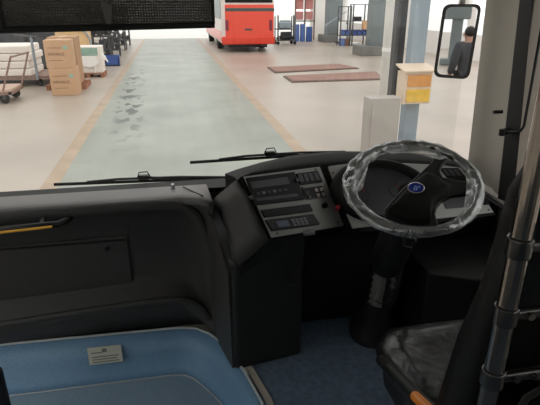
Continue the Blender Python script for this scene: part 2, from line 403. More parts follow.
# ---- red bus seen from behind
BX0, BX1, BY0, BY1 = 2.42, 4.93, 24.6, 35.2
t = thing('bus', 'orange red bus parked with its rear facing the camera', 'bus', ((BX0+BX1)/2, BY0, 0))
MB().bb((BX0, BY0, .36), (BX1, BY1, 3.25)).build('body', M['bus_white'], t, bevel=.12, seg=4)
MB().bb((BX0+.18, BY0-.05, .62), (BX1-.04, BY0+.02, 2.12)).build('engine_door', M['red'], t, bevel=.05, seg=3)
MB().bb((BX0-.01, BY0-.09, .36), (BX1+.01, BY0+.1, .72)).build('rear_bumper', M['red_deep'], t, bevel=.06, seg=3)
MB().bb((BX0+.2, BY0-.065, 1.83), (BX1-.02, BY0, 1.97)).build('rear_band', M['bus_dark'], t, bevel=.015)
MB().bb((BX0+.2, BY0-.04, 2.2), (BX1-.1, BY0+.02, 3.0)).build('rear_window', M['gloss_black'], t, bevel=.05)
for x in (BX0+.24, BX1-.2):
    l = MB().bb((x-.06, BY0-.075, .98), (x+.08, BY0-.04, 1.45)).build('tail_lamp', M['lens'], t, bevel=.015)
MB().bb((3.5, BY0-.07, 1.0), (3.85, BY0-.045, 1.07)).build('badge_plate', M['bus_dark'], t)
MB().bb((3.4, BY0-.1, .45), (3.92, BY0-.085, .58)).build('number_plate', M['red_deep'], t)
MB().bb((BX0-.015, BY0+.2, 1.5), (BX0+.01, BY1-.3, 2.75)).build('side_window_band', M['bus_dark'], t, bevel=.01)
MB().bb((BX0-.012, BY0+.3, .5), (BX0+.01, BY1-.3, .95)).build('side_stripe', M['red'], t)
for y in (BY0+2.6, BY0+8.2):
    for x in (BX0+.16, BX1-.16):
        w = MB().cyl((x-.15, y, .48), (x+.15, y, .48), .48, n=28).build('wheel', M['tyre'], t, bevel=.03)
        MB().cyl((x-.165, y, .48), (x+.165, y, .48), .24, n=20).build('wheel_hub', M['dark_steel'], w)
MB().bb((BX0-.3, BY1-.3, 1.6), (BX0-.18, BY1-.15, 2.1)).bb((BX0-.3, BY1-.24, 2.05), (BX0+.1, BY1-.2, 2.1)).build('wing_mirror', M['black_steel'], t)
MB().bb((BX0+.3, BY0+.3, .2), (BX1-.3, BY0+2.0, .4)).build('chassis', M['black_steel'], t)
MB().cyl((BX0+.75, BY0+2.2, .42), (BX1-.75, BY0+2.2, .42), .14).build('axle', M['black_steel'], t)
MB().bb((BX1-.7, BY0-.02, .25), (BX1-.45, BY0+.5, .42)).build('exhaust_box', M['black_steel'], t, bevel=.03)

# ---- left side goods
A = atZ(50.5, 96.5, 0); B0 = atZ(77, 96, 0); D = 13.3
zc = .66
def carton(name, lo, hi, label, m, words=None, tape=True, group=None):
    t = thing(name, label, 'box', ((lo[0]+hi[0])/2, lo[1], lo[2]), 0, group)
    MB().bb(lo, hi).build('carton', m, t, bevel=.012)
    if tape: MB().bb(((lo[0]+hi[0])/2-.04, lo[1]-.002, hi[2]-.12), ((lo[0]+hi[0])/2+.04, hi[1], hi[2]+.002)).build('tape', M['tape'], t)
    if words:
        w = hi[0]-lo[0]
        o = text_mesh('printed_lettering', words, .105, M['print'], t, (-w/2+.07, -.004, (hi[2]-lo[2])*.45), (1, 0, 0), (0, 0, 1))
        W[o.name] = Vector((0, 0, 0))
        MB().bb((lo[0]+.08, lo[1]-.003, lo[2]+.47), (hi[0]-.2, lo[1]+.001, lo[2]+.482)).build('printed_line', M['print'], t)
        MB().bb((lo[0]+.08, lo[1]-.003, lo[2]+.18), (hi[0]-.2, lo[1]+.001, lo[2]+.192)).build('printed_line', M['print'], t)
        MB().bb((hi[0]-.16, lo[1]-.003, lo[2]+.44), (hi[0]-.06, lo[1]+.001, lo[2]+.52)).build('printed_mark', M['green_print'], t)
    return t
carton('cardboard_box', (A.x+.03, D, 0), (A.x+.65, D+.6, zc), 'lower of two stacked brown printed cartons by the lane', M['carton'], 'NPHALE', False, 'stacked printed cartons')
carton('cardboard_box', (A.x-.0, D+.02, zc+.002), (A.x+.60, D+.6, zc+.66), 'upper of two stacked brown printed cartons by the lane', M['carton'], 'NPHALE', True, 'stacked printed cartons')
def pallet(loc, w, d, label):
    t = thing('wooden_pallet', label, 'pallet', loc, 0, 'wooden pallets left of the lane')
    x, y, z = loc
    n = 5
    for k in range(n):
        MB().bb((x-w/2, y-d/2+k*(d-.1)/(n-1), .1), (x+w/2, y-d/2+.1+k*(d-.1)/(n-1), .13)).build('deck_board', M['pallet'], t)
    for k in (-1, 0, 1):
        MB().bb((x+k*(w/2-.05)-.05, y-d/2, 0), (x+k*(w/2-.05)+.05, y+d/2, .1)).build('bearer', M['pallet'], t)
pallet((-2.78, 14.75, 0), 1.0, 1.0, 'brown wooden pallet under the taller carton behind the printed pair')
carton('cardboard_box', (-3.1, 14.3, .132), (-2.42, 15.1, 1.33), 'taller darker carton on a pallet behind the printed pair', M['carton_dark'])
# plywood crate
t = thing('plywood_crate', 'pale yellow plywood crate behind the tall cartons', 'crate', (-3.1, 18.3, 0))
MB().bb((-3.62, 18.0, .1), (-2.62, 18.8, 1.32)).build('panel', M['ply'], t, bevel=.01)
MB().tube([(-3.62, 17.97, 1.37), (-2.9, 17.97, 1.37), (-2.68, 17.97, 1.3), (-2.56, 17.97, 1.1), (-2.52, 17.97, .8), (-2.5, 17.97, .1)], .03, 8).build('edge_strip', M['blue_grey'], t)
MB().bb((-3.62, 18.0, 0), (-2.62, 18.8, .1)).build('skid', M['pallet'], t)
# white carton with green printed panel
pallet((-2.55, 17.05, 0), .95, .8, 'brown wooden pallet under the white and green carton')
t = thing('wrapped_carton', 'white carton with pale green print and loose white paper', 'box', (-2.55, 16.65, .132))
MB().bb((-3.0, 16.7, .132), (-2.1, 17.4, .92)).build('carton', M['foam'], t, bevel=.02)
MB().bb((-2.94, 16.685, .66), (-2.2, 16.7, .88)).build('green_label', M['green_print'], t)
MB().prism([(-2.94, 16.66, .66), (-2.28, 16.66, .64), (-2.2, 16.64, .42), (-2.45, 16.64, .3), (-2.9, 16.65, .42)], (0, .02, 0)).build('loose_paper', M['paper'], t)
MB().prism([(-2.1, 16.7, .72), (-1.98, 16.65, .62), (-1.9, 16.6, .45), (-2.1, 16.68, .6)], (0, .03, .02)).build('paper_flap', M['paper'], t)
MB().bb((-2.35, 16.66, .14), (-2.3, 16.69, .44)).build('strap', M['paper'], t)
# blue bin
c = atZ(112.5, 66, 0)
t = thing('blue_bin', 'royal blue open plastic bin on the floor beside the lane', 'bin', (c.x, c.y, 0))
w, d, hh = .5, .4, .36
bn = MB()
for a_, b_ in (((-w/2, 0, 0), (w/2, .03, hh)), ((-w/2, d-.03, 0), (w/2, d, hh)), ((-w/2, 0, 0), (-w/2+.03, d, hh)), ((w/2-.03, 0, 0), (w/2, d, hh)), ((-w/2, 0, 0), (w/2, d, .04))): bn.bb(a_, b_)
bn.build('tub', M['blue_bin'], t, local=True)
MB().bb((-w/2-.015, -.015, hh-.05), (w/2+.015, .0, hh)).bb((-w/2-.015, -.015, hh-.05), (-w/2, d+.015, hh)).bb((w/2, -.015, hh-.05), (w/2+.015, d+.015, hh)).build('lip', M['blue_bin'], t, local=True)
# white stacked slabs on a low trolley
t = thing('slab_trolley', 'low dark trolley with a tall T-shaped push handle', 'trolley', (-4.3, 15.4, 0))
MB().bb((-6.6, 15.0, .2), (-3.35, 16.6, .28)).build('deck', M['rust'], t)
MB().cyl((-3.62, 14.95, .2), (-3.62, 14.95, 1.33), .035).build('upright', M['blue_grey'], t)
MB().tube([(-4.05, 14.95, 1.36), (-3.5, 14.95, 1.30)], .035).build('push_bar', M['dark_steel'], t)
for x in (-6.3, -3.6):
    for y in (15.15, 16.4):
        MB().cyl((x-.03, y, .1), (x+.03, y, .1), .1).build('wheel', M['tyre'], t)
for k in range(4):
    ox = random.uniform(-.06, .06)
    tag(MB().bb((-6.6+ox, 15.05, .285+k*.2), (-3.75+ox, 16.5, .475+k*.2)).build('white_slab', M['foam'], bevel=.03),
        ('white wrapped slab lowest in the pile on the trolley', 'white wrapped slab second from the bottom on the trolley', 'white wrapped slab second from the top on the trolley', 'white wrapped slab on top of the trolley pile')[k], 'slab', 'white slabs on the low trolley')
# front hand cart
P1 = atZ(2, 104, .1)
t = thing('hand_cart', 'flat hand cart with a slanted brown tube handle at left edge', 'cart', (-4.0, 12.6, 0))
MB().bb((-5.3, 12.35, .26), (-3.62, 13.35, .32)).build('deck', M['deck_wood'], t, bevel=.01)
MB().bb((-5.3, 12.33, .20), (-3.60, 12.39, .27)).bb((-5.3, 13.31, .20), (-3.60, 13.37, .27)).bb((-3.66, 12.33, .2), (-3.6, 13.37, .27)).build('chassis', M['rust'], t)
q = [atY(3, 91, 12.36), atY(10.5, 57, 12.36), atY(28, 52.5, 13.3), atY(21, 88, 13.3)]
MB().tube(q[:2]+[q[1]+Vector((0, .02, .01))], .022, 8).tube(q[1:3], .022, 8).tube(q[2:], .022, 8).build('handle', M['rust'], t)
for x in (-3.78, -5.1):
    for y in (12.42, 13.28):
        MB().cyl((x, y-.03, .11), (x, y+.03, .11), .11).build('wheel', M['tyre'], t, bevel=.01)
        MB().bb((x-.03, y-.045, .1), (x+.03, y+.045, .22)).build('fork', M['dark_steel'], t)
# dark goods along the left
t = thing('covered_stack', 'big dark grey sheeted stack behind the white slabs', 'stack', (-6.0, 20, 0))
mb = MB()
for k in range(5):
    x = -9.0+k*1.05
    mb.bb((x, 19.2+.1*(k % 2), 0), (x+1.0, 21.0, 1.75+.14*((k*3) % 4)))
mb.build('sheet', M['tarp'], t, bevel=.12, seg=3)
MB().tube([(-9.0, 19.1, 1.3), (-3.9, 19.1, 1.2)], .02).build('rope', M['dark_steel'], t)
tag(MB().cyl((-6.1, 18.2, .0), (-6.1, 18.2, 1.45), .45, n=24).build('blue_drum', M['blue_drum'], bevel=.03), 'blue drum at far left in front of the dark sheeted stack', 'drum')
def hose_rack(loc, label, seed):
    rnd = random.Random(seed)
    t = thing('parts_rack', label, 'rack', loc, 0, 'racks of black parts left of the lane')
    x0, y0, _ = loc
    for sx in (-.55, .55):
        for sy_ in (-.35, .35):
            MB().bb((x0+sx-.03, y0+sy_-.03, 0), (x0+sx+.03, y0+sy_+.03, 2.15)).build('post', M['dark_steel'], t)
    for z in (.25, .95, 1.6):
        MB().bb((x0-.6, y0-.4, z), (x0+.6, y0+.4, z+.04)).build('shelf', M['dark_steel'], t)
        for k in range(5):
            xx = x0-.46+k*.23
            MB().cyl((xx, y0-.42, z+.16), (xx, y0+.3, z+.16+rnd.uniform(0, .25)), rnd.uniform(.09, .12), n=12).build('rubber_roll', M['hose'], t)
hose_rack((-2.85, 21.4, 0), 'nearest rack of black rubber rolls behind the blue bin', 1)
copy_tree(bpy.data.objects['parts_rack'], None, (-2.75, 24.0, 0), .05, 'second rack of black rubber rolls from the blue bin')
copy_tree(bpy.data.objects['parts_rack'], None, (-2.72, 27.0, 0), -.04, 'third rack of black rubber rolls from the blue bin')
copy_tree(bpy.data.objects['parts_rack'], None, (-2.75, 30.5, 0), .03, 'farthest rack of black rubber rolls near the bright doorway')

# ---- right side goods
def shelf_rack(x0, x1, y, zs, top, label):
    t = thing('shelf_rack', label, 'shelf', ((x0+x1)/2, y, 0), 0, 'open steel shelf racks before the bright wall')
    for x in (x0, x1):
        for yy in (y, y+.5):
            MB().bb((x-.03, yy-.03, 0), (x+.03, yy+.03, top)).build('post', M['dark_steel'], t)
    for z in zs: MB().bb((x0-.03, y-.03, z), (x1+.03, y+.53, z+.04)).build('shelf', M['dark_steel'], t)
    return t
SY = 27.5
sx0, sx1, sx2 = atY(340.5, 30, SY).x, atY(351.5, 30, SY).x, atY(367, 30, SY).x
zsh = [atY(345, y, SY).z for y in (47.5, 36, 21.5, 7)]
shelf_rack(sx0, sx1-.06, SY, zsh, zsh[3]+.05, 'left of two open steel shelf racks beyond the red plates')
shelf_rack(sx1+.06, sx2, SY, zsh[:3]+[zsh[3]+.1], zsh[3]+.15, 'right of two open steel shelf racks, beside the grey column')
def smallbox(name, px0, px1, zi, hh, m, label, cat, group=None, Y=SY+.06, d=.34, tray=False):
    x0, x1 = atY(px0, 30, Y).x, atY(px1, 30, Y).x
    z = zsh[zi]+.042
    mb = MB()
    if tray:
        mb.bb((x0, Y, z), (x1, Y+.02, z+hh*.7)).bb((x0, Y+d-.02, z), (x1, Y+d, z+hh)).bb((x0, Y, z), (x0+.02, Y+d, z+hh)).bb((x1-.02, Y, z), (x1, Y+d, z+hh)).bb((x0, Y, z), (x1, Y+d, z+.02))
    else: mb.bb((x0, Y, z), (x1, Y+d, z+hh))
    return tag(mb.build(name, m, bevel=.01), label, cat, group)
for k in range(5):
    px = 341.3+k*5.1+(1.2 if k > 1 else 0)
    smallbox('parts_bin', px+.3, px+3.9, 1, .27, M['blue_bin'], 'small blue parts bin on the middle shelves, %s' % ('leftmost of five', 'second of five from left', 'middle of five', 'fourth of five from left', 'rightmost of five')[k], 'bin', 'blue parts bins on the middle shelves', tray=True)
smallbox('storage_box', 341.2, 345.5, 0, .42, M['blue_drum'], 'bright blue box on the bottom shelf of the left rack', 'box')
smallbox('storage_box', 346.0, 350.6, 0, .4, M['brownbox'], 'brown crate on the bottom shelf of the left rack', 'box')
smallbox('tan_carton', 360.5, 366.5, 1, .36, M['tan'], 'tan carton on the middle shelf of the right rack', 'box', Y=SY-.3, d=.28) if False else None
smallbox('dark_case', 353.6, 361, 2, .2, M['black_steel'], 'dark flat case on the upper shelf of the right rack', 'case')
t_ = atY(361, 31, SY-.02)
zt = zsh[1]+.33
smallbox('tan_carton', 361.6, 366.3, 1, .55, M['tan'], 'tan carton at right end of the right shelf rack', 'box', Y=SY+.44, d=.05) if False else None
t = thing('wall_bracket_box', 'tan box hung on the front of the right shelf rack', 'box', (sx2-.12, SY-.2, zsh[1]+.3))
MB().bb((sx2-.34, SY-.24, zsh[1]+.34), (sx2+.0, SY-.035, zsh[1]+.78)).build('carton', M['tan'], t, bevel=.01)
MB().bb((sx2-.2, SY-.1, zsh[1]+.78), (sx2-.1, SY-.034, zsh[2]+.0)).build('hanger', M['dark_steel'], t)
# white door-like panel and tray by column
t = thing('white_door_panel', 'tall white panel with a dark knob leaning by the far grey column', 'panel', (9.85, 29.4, 0))
MB().bb((9.72, 29.7, .1), (10.35, 29.8, 1.2)).build('sheet', M['white_paint'], t, bevel=.01)
MB().sphere((10.3, 29.68, 1.12), .07).build('knob', M['black_steel'], t)
MB().tube([(8.95, 29.9, .95), (10.2, 29.66, 1.75)], .03).build('stay_rod', M['blue_grey'], t)
MB().bb((9.7, 29.4, 0), (10.36, 29.95, .1)).build('foot', M['dark_steel'], t)
tag(box((9.6, 28.1, 0), (10.6, 28.8, .1)).build('white_tray', M['white_paint'], bevel=.02), 'flat white tray on the floor left of the shelf racks', 'tray')
# frames with salmon panels, drums, trolleys near the bus
t = thing('panel_stand', 'steel stand holding salmon coloured panels behind the blue drums', 'stand', (8.4, 33, 0))
x0, x1 = atY(295, 20, 33).x, atY(314, 20, 33).x
for x in (x0, (x0+x1)/2, x1): MB().bb((x-.04, 32.9, 0), (x+.04, 33.0, 3.0)).build('post', M['rust'], t)
for z, hh in ((1.22, .5), (1.85, .6)):
    for k in range(2):
        xa = x0+.06+k*(x1-x0)/2
        MB().bb((xa, 33.0, z), (xa+(x1-x0)/2-.14, 33.06, z+hh)).build('salmon_panel', M['pink'], t, bevel=.02)
MB().bb((x0, 32.7, 1.12), (x1, 33.2, 1.18)).build('shelf', M['dark_steel'], t)
MB().bb((x0, 32.7, 2.5), (x1, 33.2, 2.56)).build('shelf', M['pink'], t)
for k, (px, y, r, m, lb, hh) in enumerate([(296.6, 31.6, .16, 'blue_drum', 'left blue drum before the salmon panel stand', .98), (302.3, 31.6, .16, 'blue_drum', 'middle blue drum before the salmon panel stand', 1.0), (308.9, 31.5, .2, 'blue_bin', 'widest darkest blue drum next to the far column plinth', .85)]):
    x = atY(px, 40, y).x
    t = thing('drum', lb, 'drum', (x, y, 0), 0, 'blue drums by the far column')
    MB().lathe([(r*.96, 0), (r, .03), (r, hh*.33), (r*1.04, hh*.35), (r, hh*.37), (r, hh*.66), (r*1.04, hh*.68), (r, hh*.7), (r, hh), (r*.95, hh)], (x, y, 0), (0, 0, 1)).build('shell', M[m], t)
    MB().cyl((x, y, hh), (x, y, hh+.02), r*.9).build('lid', M['blue_grey'], t)
def rolling_frame(loc, rz, label):
    t = thing('parts_trolley', label, 'trolley', loc, rz, 'steel parts trolleys beside the red bus')
    for sx in (-.5, .5):
        for sy_ in (-.3, .3):
            MB().bb((sx-.025, sy_-.025, .15), (sx+.025, sy_+.025, 1.5)).build('post', M['dark_steel'], t, local=True)
            MB().cyl((sx, sy_-.03, .09), (sx, sy_+.03, .09), .09, n=14).build('caster', M['tyre'], t, local=True)
    for z in (.2, .8): MB().bb((-.53, -.33, z), (.53, .33, z+.05)).build('tray', M['dark_steel'], t, local=True)
    MB().bb((-.4, -.25, .86), (.3, .2, 1.2)).build('motor', M['blue_grey'], t, local=True, bevel=.05)
    MB().cyl((-.3, -.2, .38), (.35, .1, .38), .13, n=14).build('roller', M['hose'], t, local=True)
    return t
r1 = rolling_frame((6.5, 29.4, 0), .1, 'steel parts trolley nearest the red bus with grey motor')
copy_tree(r1, None, (7.35, 33.0, 0), -.15, 'steel parts trolley between the other trolley and blue drums')
# ============================================================ PERSON (seen in the mirror)
def person(loc, rz):
    t = thing('person', 'person in dark jacket and trousers walking away behind the bus', 'person', loc, rz)
    J = {'pel': (0, 0, .95), 'sp': (0, .01, 1.15), 'ch': (0, .02, 1.36), 'nk': (0, .02, 1.50), 'hd0': (0, .03, 1.57), 'hd': (0, .04, 1.66), 'hd2': (0, .03, 1.73),
         'ls': (-.19, 0, 1.43), 'le': (-.30, -.05, 1.16), 'lw': (-.38, .08, .93), 'lh': (-.40, .12, .86),
         'rs': (.19, 0, 1.43), 're': (.27, -.06, 1.15), 'rw': (.27, .07, .92), 'rh': (.27, .1, .84),
         'lp': (-.1, 0, .90), 'lk': (-.11, .16, .50), 'la': (-.11, .12, .09), 'lt': (-.12, .28, .04),
         'rp': (.1, 0, .90), 'rk': (.11, -.02, .49), 'ra': (.12, -.24, .12), 'rt': (.12, -.10, .04)}
    R = {'pel': .15, 'sp': .14, 'ch': .17, 'nk': .065, 'hd0': .075, 'hd': .10, 'hd2': .075, 'ls': .085, 'le': .06, 'lw': .045, 'lh': .04, 'rs': .085, 're': .06, 'rw': .045, 'rh': .04,
         'lp': .105, 'lk': .075, 'la': .055, 'lt': .04, 'rp': .105, 'rk': .075, 'ra': .055, 'rt': .04}
    BODY = list(J)
    J['hem'] = (0, 0, .84); R['hem'] = .16
    E_ = [('pel', 'sp'), ('sp', 'ch'), ('ch', 'nk'), ('nk', 'hd0'), ('hd0', 'hd'), ('hd', 'hd2'), ('ch', 'ls'), ('ls', 'le'), ('le', 'lw'), ('lw', 'lh'), ('ch', 'rs'), ('rs', 're'), ('re', 'rw'), ('rw', 'rh'),
          ('pel', 'lp'), ('lp', 'lk'), ('lk', 'la'), ('la', 'lt'), ('pel', 'rp'), ('rp', 'rk'), ('rk', 'ra'), ('ra', 'rt')]
    def skin(names, edges, name, m, grow=0.0, thin=()):
        me = bpy.data.meshes.new(name)
        me.from_pydata([J[n] for n in names], [(names.index(a), names.index(b_)) for a, b_ in edges], [])
        o = bpy.data.objects.new(name, me); COL.objects.link(o); o.parent = t
        sk = o.modifiers.new('Skin', 'SKIN'); sk.use_smooth_shade = True
        for i, n in enumerate(names):
            k_ = .62 if n in thin else 1.0
            me.skin_vertices[0].data[i].radius = ((R[n]+grow)*k_, (R[n]+grow)*k_*(.8 if n in ('ch', 'sp', 'pel') else 1))
        me.skin_vertices[0].data[0].use_root = True
        o.modifiers.new('Sub', 'SUBSURF').render_levels = 2
        me.materials.append(m)
        return o
    body = skin(BODY, E_, 'body', mat('skin', S(190, 150, 130), .6), 0.0, ('pel', 'sp', 'ch', 'ls', 'le', 'rs', 're', 'lp', 'rp', 'lk', 'rk'))
    skin(['pel', 'hem', 'sp', 'ch', 'nk', 'ls', 'le', 'lw', 'rs', 're', 'rw'], [('pel', 'hem')]+[e for e in E_ if e[0] in ('pel', 'sp', 'ch', 'ls', 'le', 'rs', 're') and e[1] in ('sp', 'ch', 'nk', 'ls', 'le', 'lw', 'rs', 're', 'rw')], 'jacket', mat('dark_jacket', S(66, 68, 73), .8, var=.1), .02)
    skin(['pel', 'lp', 'lk', 'la', 'rp', 'rk', 'ra'], [e for e in E_ if e[0] in ('pel', 'lp', 'lk', 'rp', 'rk') and e[1] in ('lp', 'lk', 'la', 'rp', 'rk', 'ra')], 'trousers', mat('dark_trousers', S(46, 48, 56), .8, var=.1), .016)
    MB().sphere((0, .015, 1.70), .108, sc=(.92, 1.0, .95)).build('hair', mat('black_hair', S(24, 22, 22), .6), t, local=True, smooth=True)
    fm = bpy.data.materials['skin']
    MB().sphere((0, .145, 1.645), .016).build('nose', fm, t, local=True)
    MB().sphere((-.105, .03, 1.65), .024, sc=(.5, 1, 1.4)).build('ear', fm, t, local=True)
    MB().sphere((.105, .03, 1.65), .024, sc=(.5, 1, 1.4)).build('ear', fm, t, local=True)
    for s_, w_ in ((-1, Vector(J['lh'])), (1, Vector(J['rh']))):
        for k in range(4):
            p = w_+Vector((0, .02-.018*k+.012, -.03))
            MB().tube([p, p+Vector((0, .004, -.03)), p+Vector((-s_*.012, .006, -.055-.006*(k in (1, 2)))), p+Vector((-s_*.022, .006, -.072))], .0085, 8).build('finger', fm, t, local=True)
        p = w_+Vector((0, .04, .0)); MB().tube([p, p+Vector((0, .03, -.02)), p+Vector((-s_*.005, .035, -.05))], .010, 8).build('thumb', fm, t, local=True)
    for a_, b_ in (('la', 'lt'), ('ra', 'rt')):
        p, q_ = Vector(J[a_]), Vector(J[b_])
        MB().tube([p+Vector((0, -.05, -.03)), p+Vector((0, .04, -.03)), q_+Vector((0, 0, 0)), q_+Vector((0, .05, .0))], lambda i: (.05, .055, .048, .03)[i], 10).build('shoe', M['black'], t, local=True, smooth=True)
    return t
# ============================================================ THE BUS WE STAND IN
FL = .67
LX, RX = -1.1, 1.42; FY = 2.3
# floor with a hole for the step well
struct(MB().bb((.24, -3.5, .58), (RX, 2.3, FL)).build('floor_platform', M['vinyl_floor']))
struct(MB().bb((LX, -3.5, .38), (.24, .5, .47)).build('floor_aisle', M['vinyl_floor']))
struct(MB().bb((LX, .5, .36), (.24, 2.2, .438)).build('floor_step', M['dark_steel']))
struct(MB().bb((LX-.06, -3.5, 2.75), (RX+.06, FY+.06, 2.82)).build('ceiling', M['cab_wall']))
wl = MB()
wl.bb((LX-.06, -3.5, .3), (LX, .9, 1.25)); wl.bb((LX-.06, -3.5, 2.35), (LX, FY, 2.75))
for y in (-3.5, -1.6, .8): wl.bb((LX-.06, y, 1.25), (LX, y+.1, 2.35))
wl.bb((LX-.06, 2.1, .3), (LX, FY, 2.35))
struct(wl.build('wall_left', M['cab_wall']))
wr = MB()
wr.bb((RX, -3.5, .3), (RX+.06, FY, 1.28)); wr.bb((RX, -3.5, 2.35), (RX+.06, FY, 2.75))
for y in (-3.5, -1.6, .1): wr.bb((RX, y, 1.28), (RX+.06, y+.1, 2.35))
struct(wr.build('wall_right', M['bus_skin']))
struct(MB().bb((LX-.06, -3.56, .3), (RX+.06, -3.5, 2.82)).build('wall_rear', M['cab_wall']))
struct(MB().bb((LX-.06, FY+.0, .3), (RX+.06, FY+.06, 1.262)).build('wall_front', M['bus_skin']))
struct(MB().bb((LX-.06, FY-.04, 2.5), (RX+.06, FY+.06, 2.82)).build('trim_3', M['plastic']))
# side windows, door glass, windscreen
struct(MB().bb((LX-.035, -3.4, 1.25), (LX-.025, .8, 2.35)).build('window_3', M['side_glass']))
struct(MB().bb((RX+.025, -3.4, 1.28), (RX+.035, 1.75, 2.35)).build('window_2', M['side_glass']))
dr = struct(MB().bb((LX-.05, .92, .35), (LX-.03, 2.08, 2.35)).build('door_1', M['side_glass']))
fr = MB()
for y in (.92, 1.47, 2.02): fr.bb((LX-.055, y, .35), (LX-.02, y+.06, 2.35))
W['door_1'] = dr.location.copy()
fr.build('door_frame', M['black'], dr)
ws = MB(); n = 12; ring = []
for k in range(n+1):
    x = LX+(RX-LX)*k/n; bulge = .05*(1-((k-n/2)/(n/2))**2)
    ring.append([(x, FY+.02+bulge, 1.28), (x, FY+.028+bulge, 1.28), (x, FY+.028+bulge-.0, 2.6), (x, FY+.02+bulge, 2.6)])
ws.loft([[Vector(p) for p in r] for r in ring])
struct(ws.build('window_1', M['windscreen'], smooth=False))
struct(MB().bb((LX, FY-.03, 1.262), (RX, FY+.10, 1.284)).build('trim_4', M['rubber']))
# A pillar and window rubber on the driver's side
def wallprism(pxs, Y0, z0, z1, dx, name, m, bevel):
    pass
pl = MB()
pa, pb = atY(486, 0, 2.22), atY(468.5, 155, 2.22)
sec = []
for z in (1.0, 1.6, 2.2, 2.75):
    tt = (z-pb.z)/(pa.z-pb.z); x = pb.x+(pa.x-pb.x)*tt
    sec.append([Vector(p) for p in ((x+.06, 2.285, z), (x, 2.22, z), (x+.004, 2.15, z), (x+.018, 2.12, z), (x+.016, 2.02, z), (x-.004, 1.97, z), (x-.01, 1.88, z), (RX+.12, 1.84, z), (RX+.12, 2.285, z))])
struct(pl.loft(sec).build('trim_1_pillar', M['pillar'], bevel=.012))
rb = MB()
sec = []
ra0, ra1, rb0, rb1 = atY(519, 0, 1.9), atY(503.5, 140, 1.9), atY(533, 0, 1.8), atY(519.5, 140, 1.8)
for z in (1.25, 1.6, 2.2, 2.75):
    xa = ra1.x+(ra0.x-ra1.x)*(z-ra1.z)/(ra0.z-ra1.z); xb = rb1.x+(rb0.x-rb1.x)*(z-rb1.z)/(rb0.z-rb1.z)
    sec.append([Vector(p) for p in ((xa, 1.9, z), (xb, 1.8, z), (xb+.02, 1.83, z), (xb+.073, 1.9, z))])
struct(rb.loft(sec).build('trim_2_rubber', M['rubber'], bevel=.008))
c = atX(496, 112, RX-.03)
struct(MB().cyl((c.x-.012, c.y, c.z), (c.x+.03, c.y, c.z), .008).build('trim_5', M['screw']))
# bent rod on the side window
r0 = atX(543, 20, RX-.03); r1_ = atX(524, 126, RX-.05); r2_ = atX(519, 132, RX-.06); r3 = atX(503, 132, RX-.07)
t = thing('bent_rod', 'thin black bent rod running down the side window', 'rod', tuple(r3))
MB().tube([r0, r1_, (r1_+r2_)/2+Vector((0, 0, -.004)), r2_, r3], .0055, 8).build('rod', M['rubber'], t, smooth=True)
MB().cyl(r3, r3+Vector((.04, .02, 0)), .014).build('pivot', M['rubber'], t)
MB().cyl(r3+Vector((-.012, -.01, -.012)), r3+Vector((-.012, -.01, .014)), .012).build('clip', M['rubber'], t)

# ---- fairing in front of the passenger side
t = thing('front_fairing', 'dark moulded fairing with flap below the windscreen, left of console', 'dashboard panel', (-.5, 2.1, FL))
secs = []
def frow(x, rec, lead, ridge, tw=0):
    yf = 2.0-lead
    return [Vector(p) for p in ((x, 2.29, FL+.005), (x, 2.29, 1.27), (x, 2.285, 1.290), (x, 2.06-lead, 1.335), (x, yf+.015, 1.338), (x, yf, 1.318), (x, yf+.012, 1.295), (x, yf+.02+rec, 1.26), (x, yf+.03+rec, .95+ridge), (x, yf+.02+rec*.8, .90+ridge), (x, yf+.0, .87+ridge), (x, yf-.012, .845+ridge), (x, yf-.006, .82+ridge), (x, 2.05-lead*.6, FL+.005))]
for x, rec, lead, ridge in ((LX+.01, .05, 0, -.06), (-.8, .05, 0, -.045), (-.4, .05, 0, -.005), (-.2, .05, 0, .005), (-.08, .05, 0, .005), (-.02, .045, .0, 0), (.03, .035, .005, -.05), (.07, .02, .02, -.1), (.10, .005, .045, -.14), (.13, 0, .09, -.16)):
    secs.append(frow(x, rec, lead, ridge))
MB().loft(secs).build('moulding', M['plastic'], t, smooth=True)
fpath = [atY(x, y, Y_) for x, y, Y_ in ((-110, 228, 2.01), (0, 217, 2.01), (100, 208.5, 2.01), (165, 203.5, 2.01), (184, 205, 2.01), (197, 214, 2.005), (207, 232, 2.0), (213, 255, 1.995), (217, 285, 1.99), (220, 315, 1.985), (224, 338, 1.97))]
MB().tube(fpath, .026, 12).build('frame_roll', M['plastic'], t, smooth=True, sub=1)
rpath = [atY(x, y, Y_) for x, y, Y_ in ((-70, 336, 1.99), (0, 325, 1.99), (60, 315, 1.99), (128, 304.5, 1.988), (160, 300.5, 1.986), (184, 298.5, 1.985), (199, 304, 1.983), (211, 319, 1.98), (220, 336, 1.975))]
MB().tube(rpath, .016, 10).build('lower_ridge', M['plastic'], t, smooth=True, sub=1)
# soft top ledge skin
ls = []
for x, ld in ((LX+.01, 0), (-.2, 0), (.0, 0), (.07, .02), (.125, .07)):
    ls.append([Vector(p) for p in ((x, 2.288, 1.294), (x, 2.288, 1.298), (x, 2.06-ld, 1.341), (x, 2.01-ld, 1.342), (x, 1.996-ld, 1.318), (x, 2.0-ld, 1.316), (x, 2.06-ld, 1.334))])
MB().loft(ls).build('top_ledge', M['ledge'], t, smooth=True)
fx = atY(128, 243, 2.06).x
fl_ = MB().prism([(LX+.03, 2.067, 1.15), (fx, 2.067, 1.16), (fx, 2.067, .92), (LX+.03, 2.067, .885)], (0, .03, 0)).build('flap', M['plastic'], t, bevel=.006)
MB().bb((LX+.03, 2.062, 1.138), (fx-.005, 2.075, 1.145)).build('flap_seam', M['black'], fl_)
p = atY(107, 250, 2.05); MB().cyl((p.x, 2.055, p.z), (p.x, 2.07, p.z), .010).build('flap_lock', M['black'], fl_)
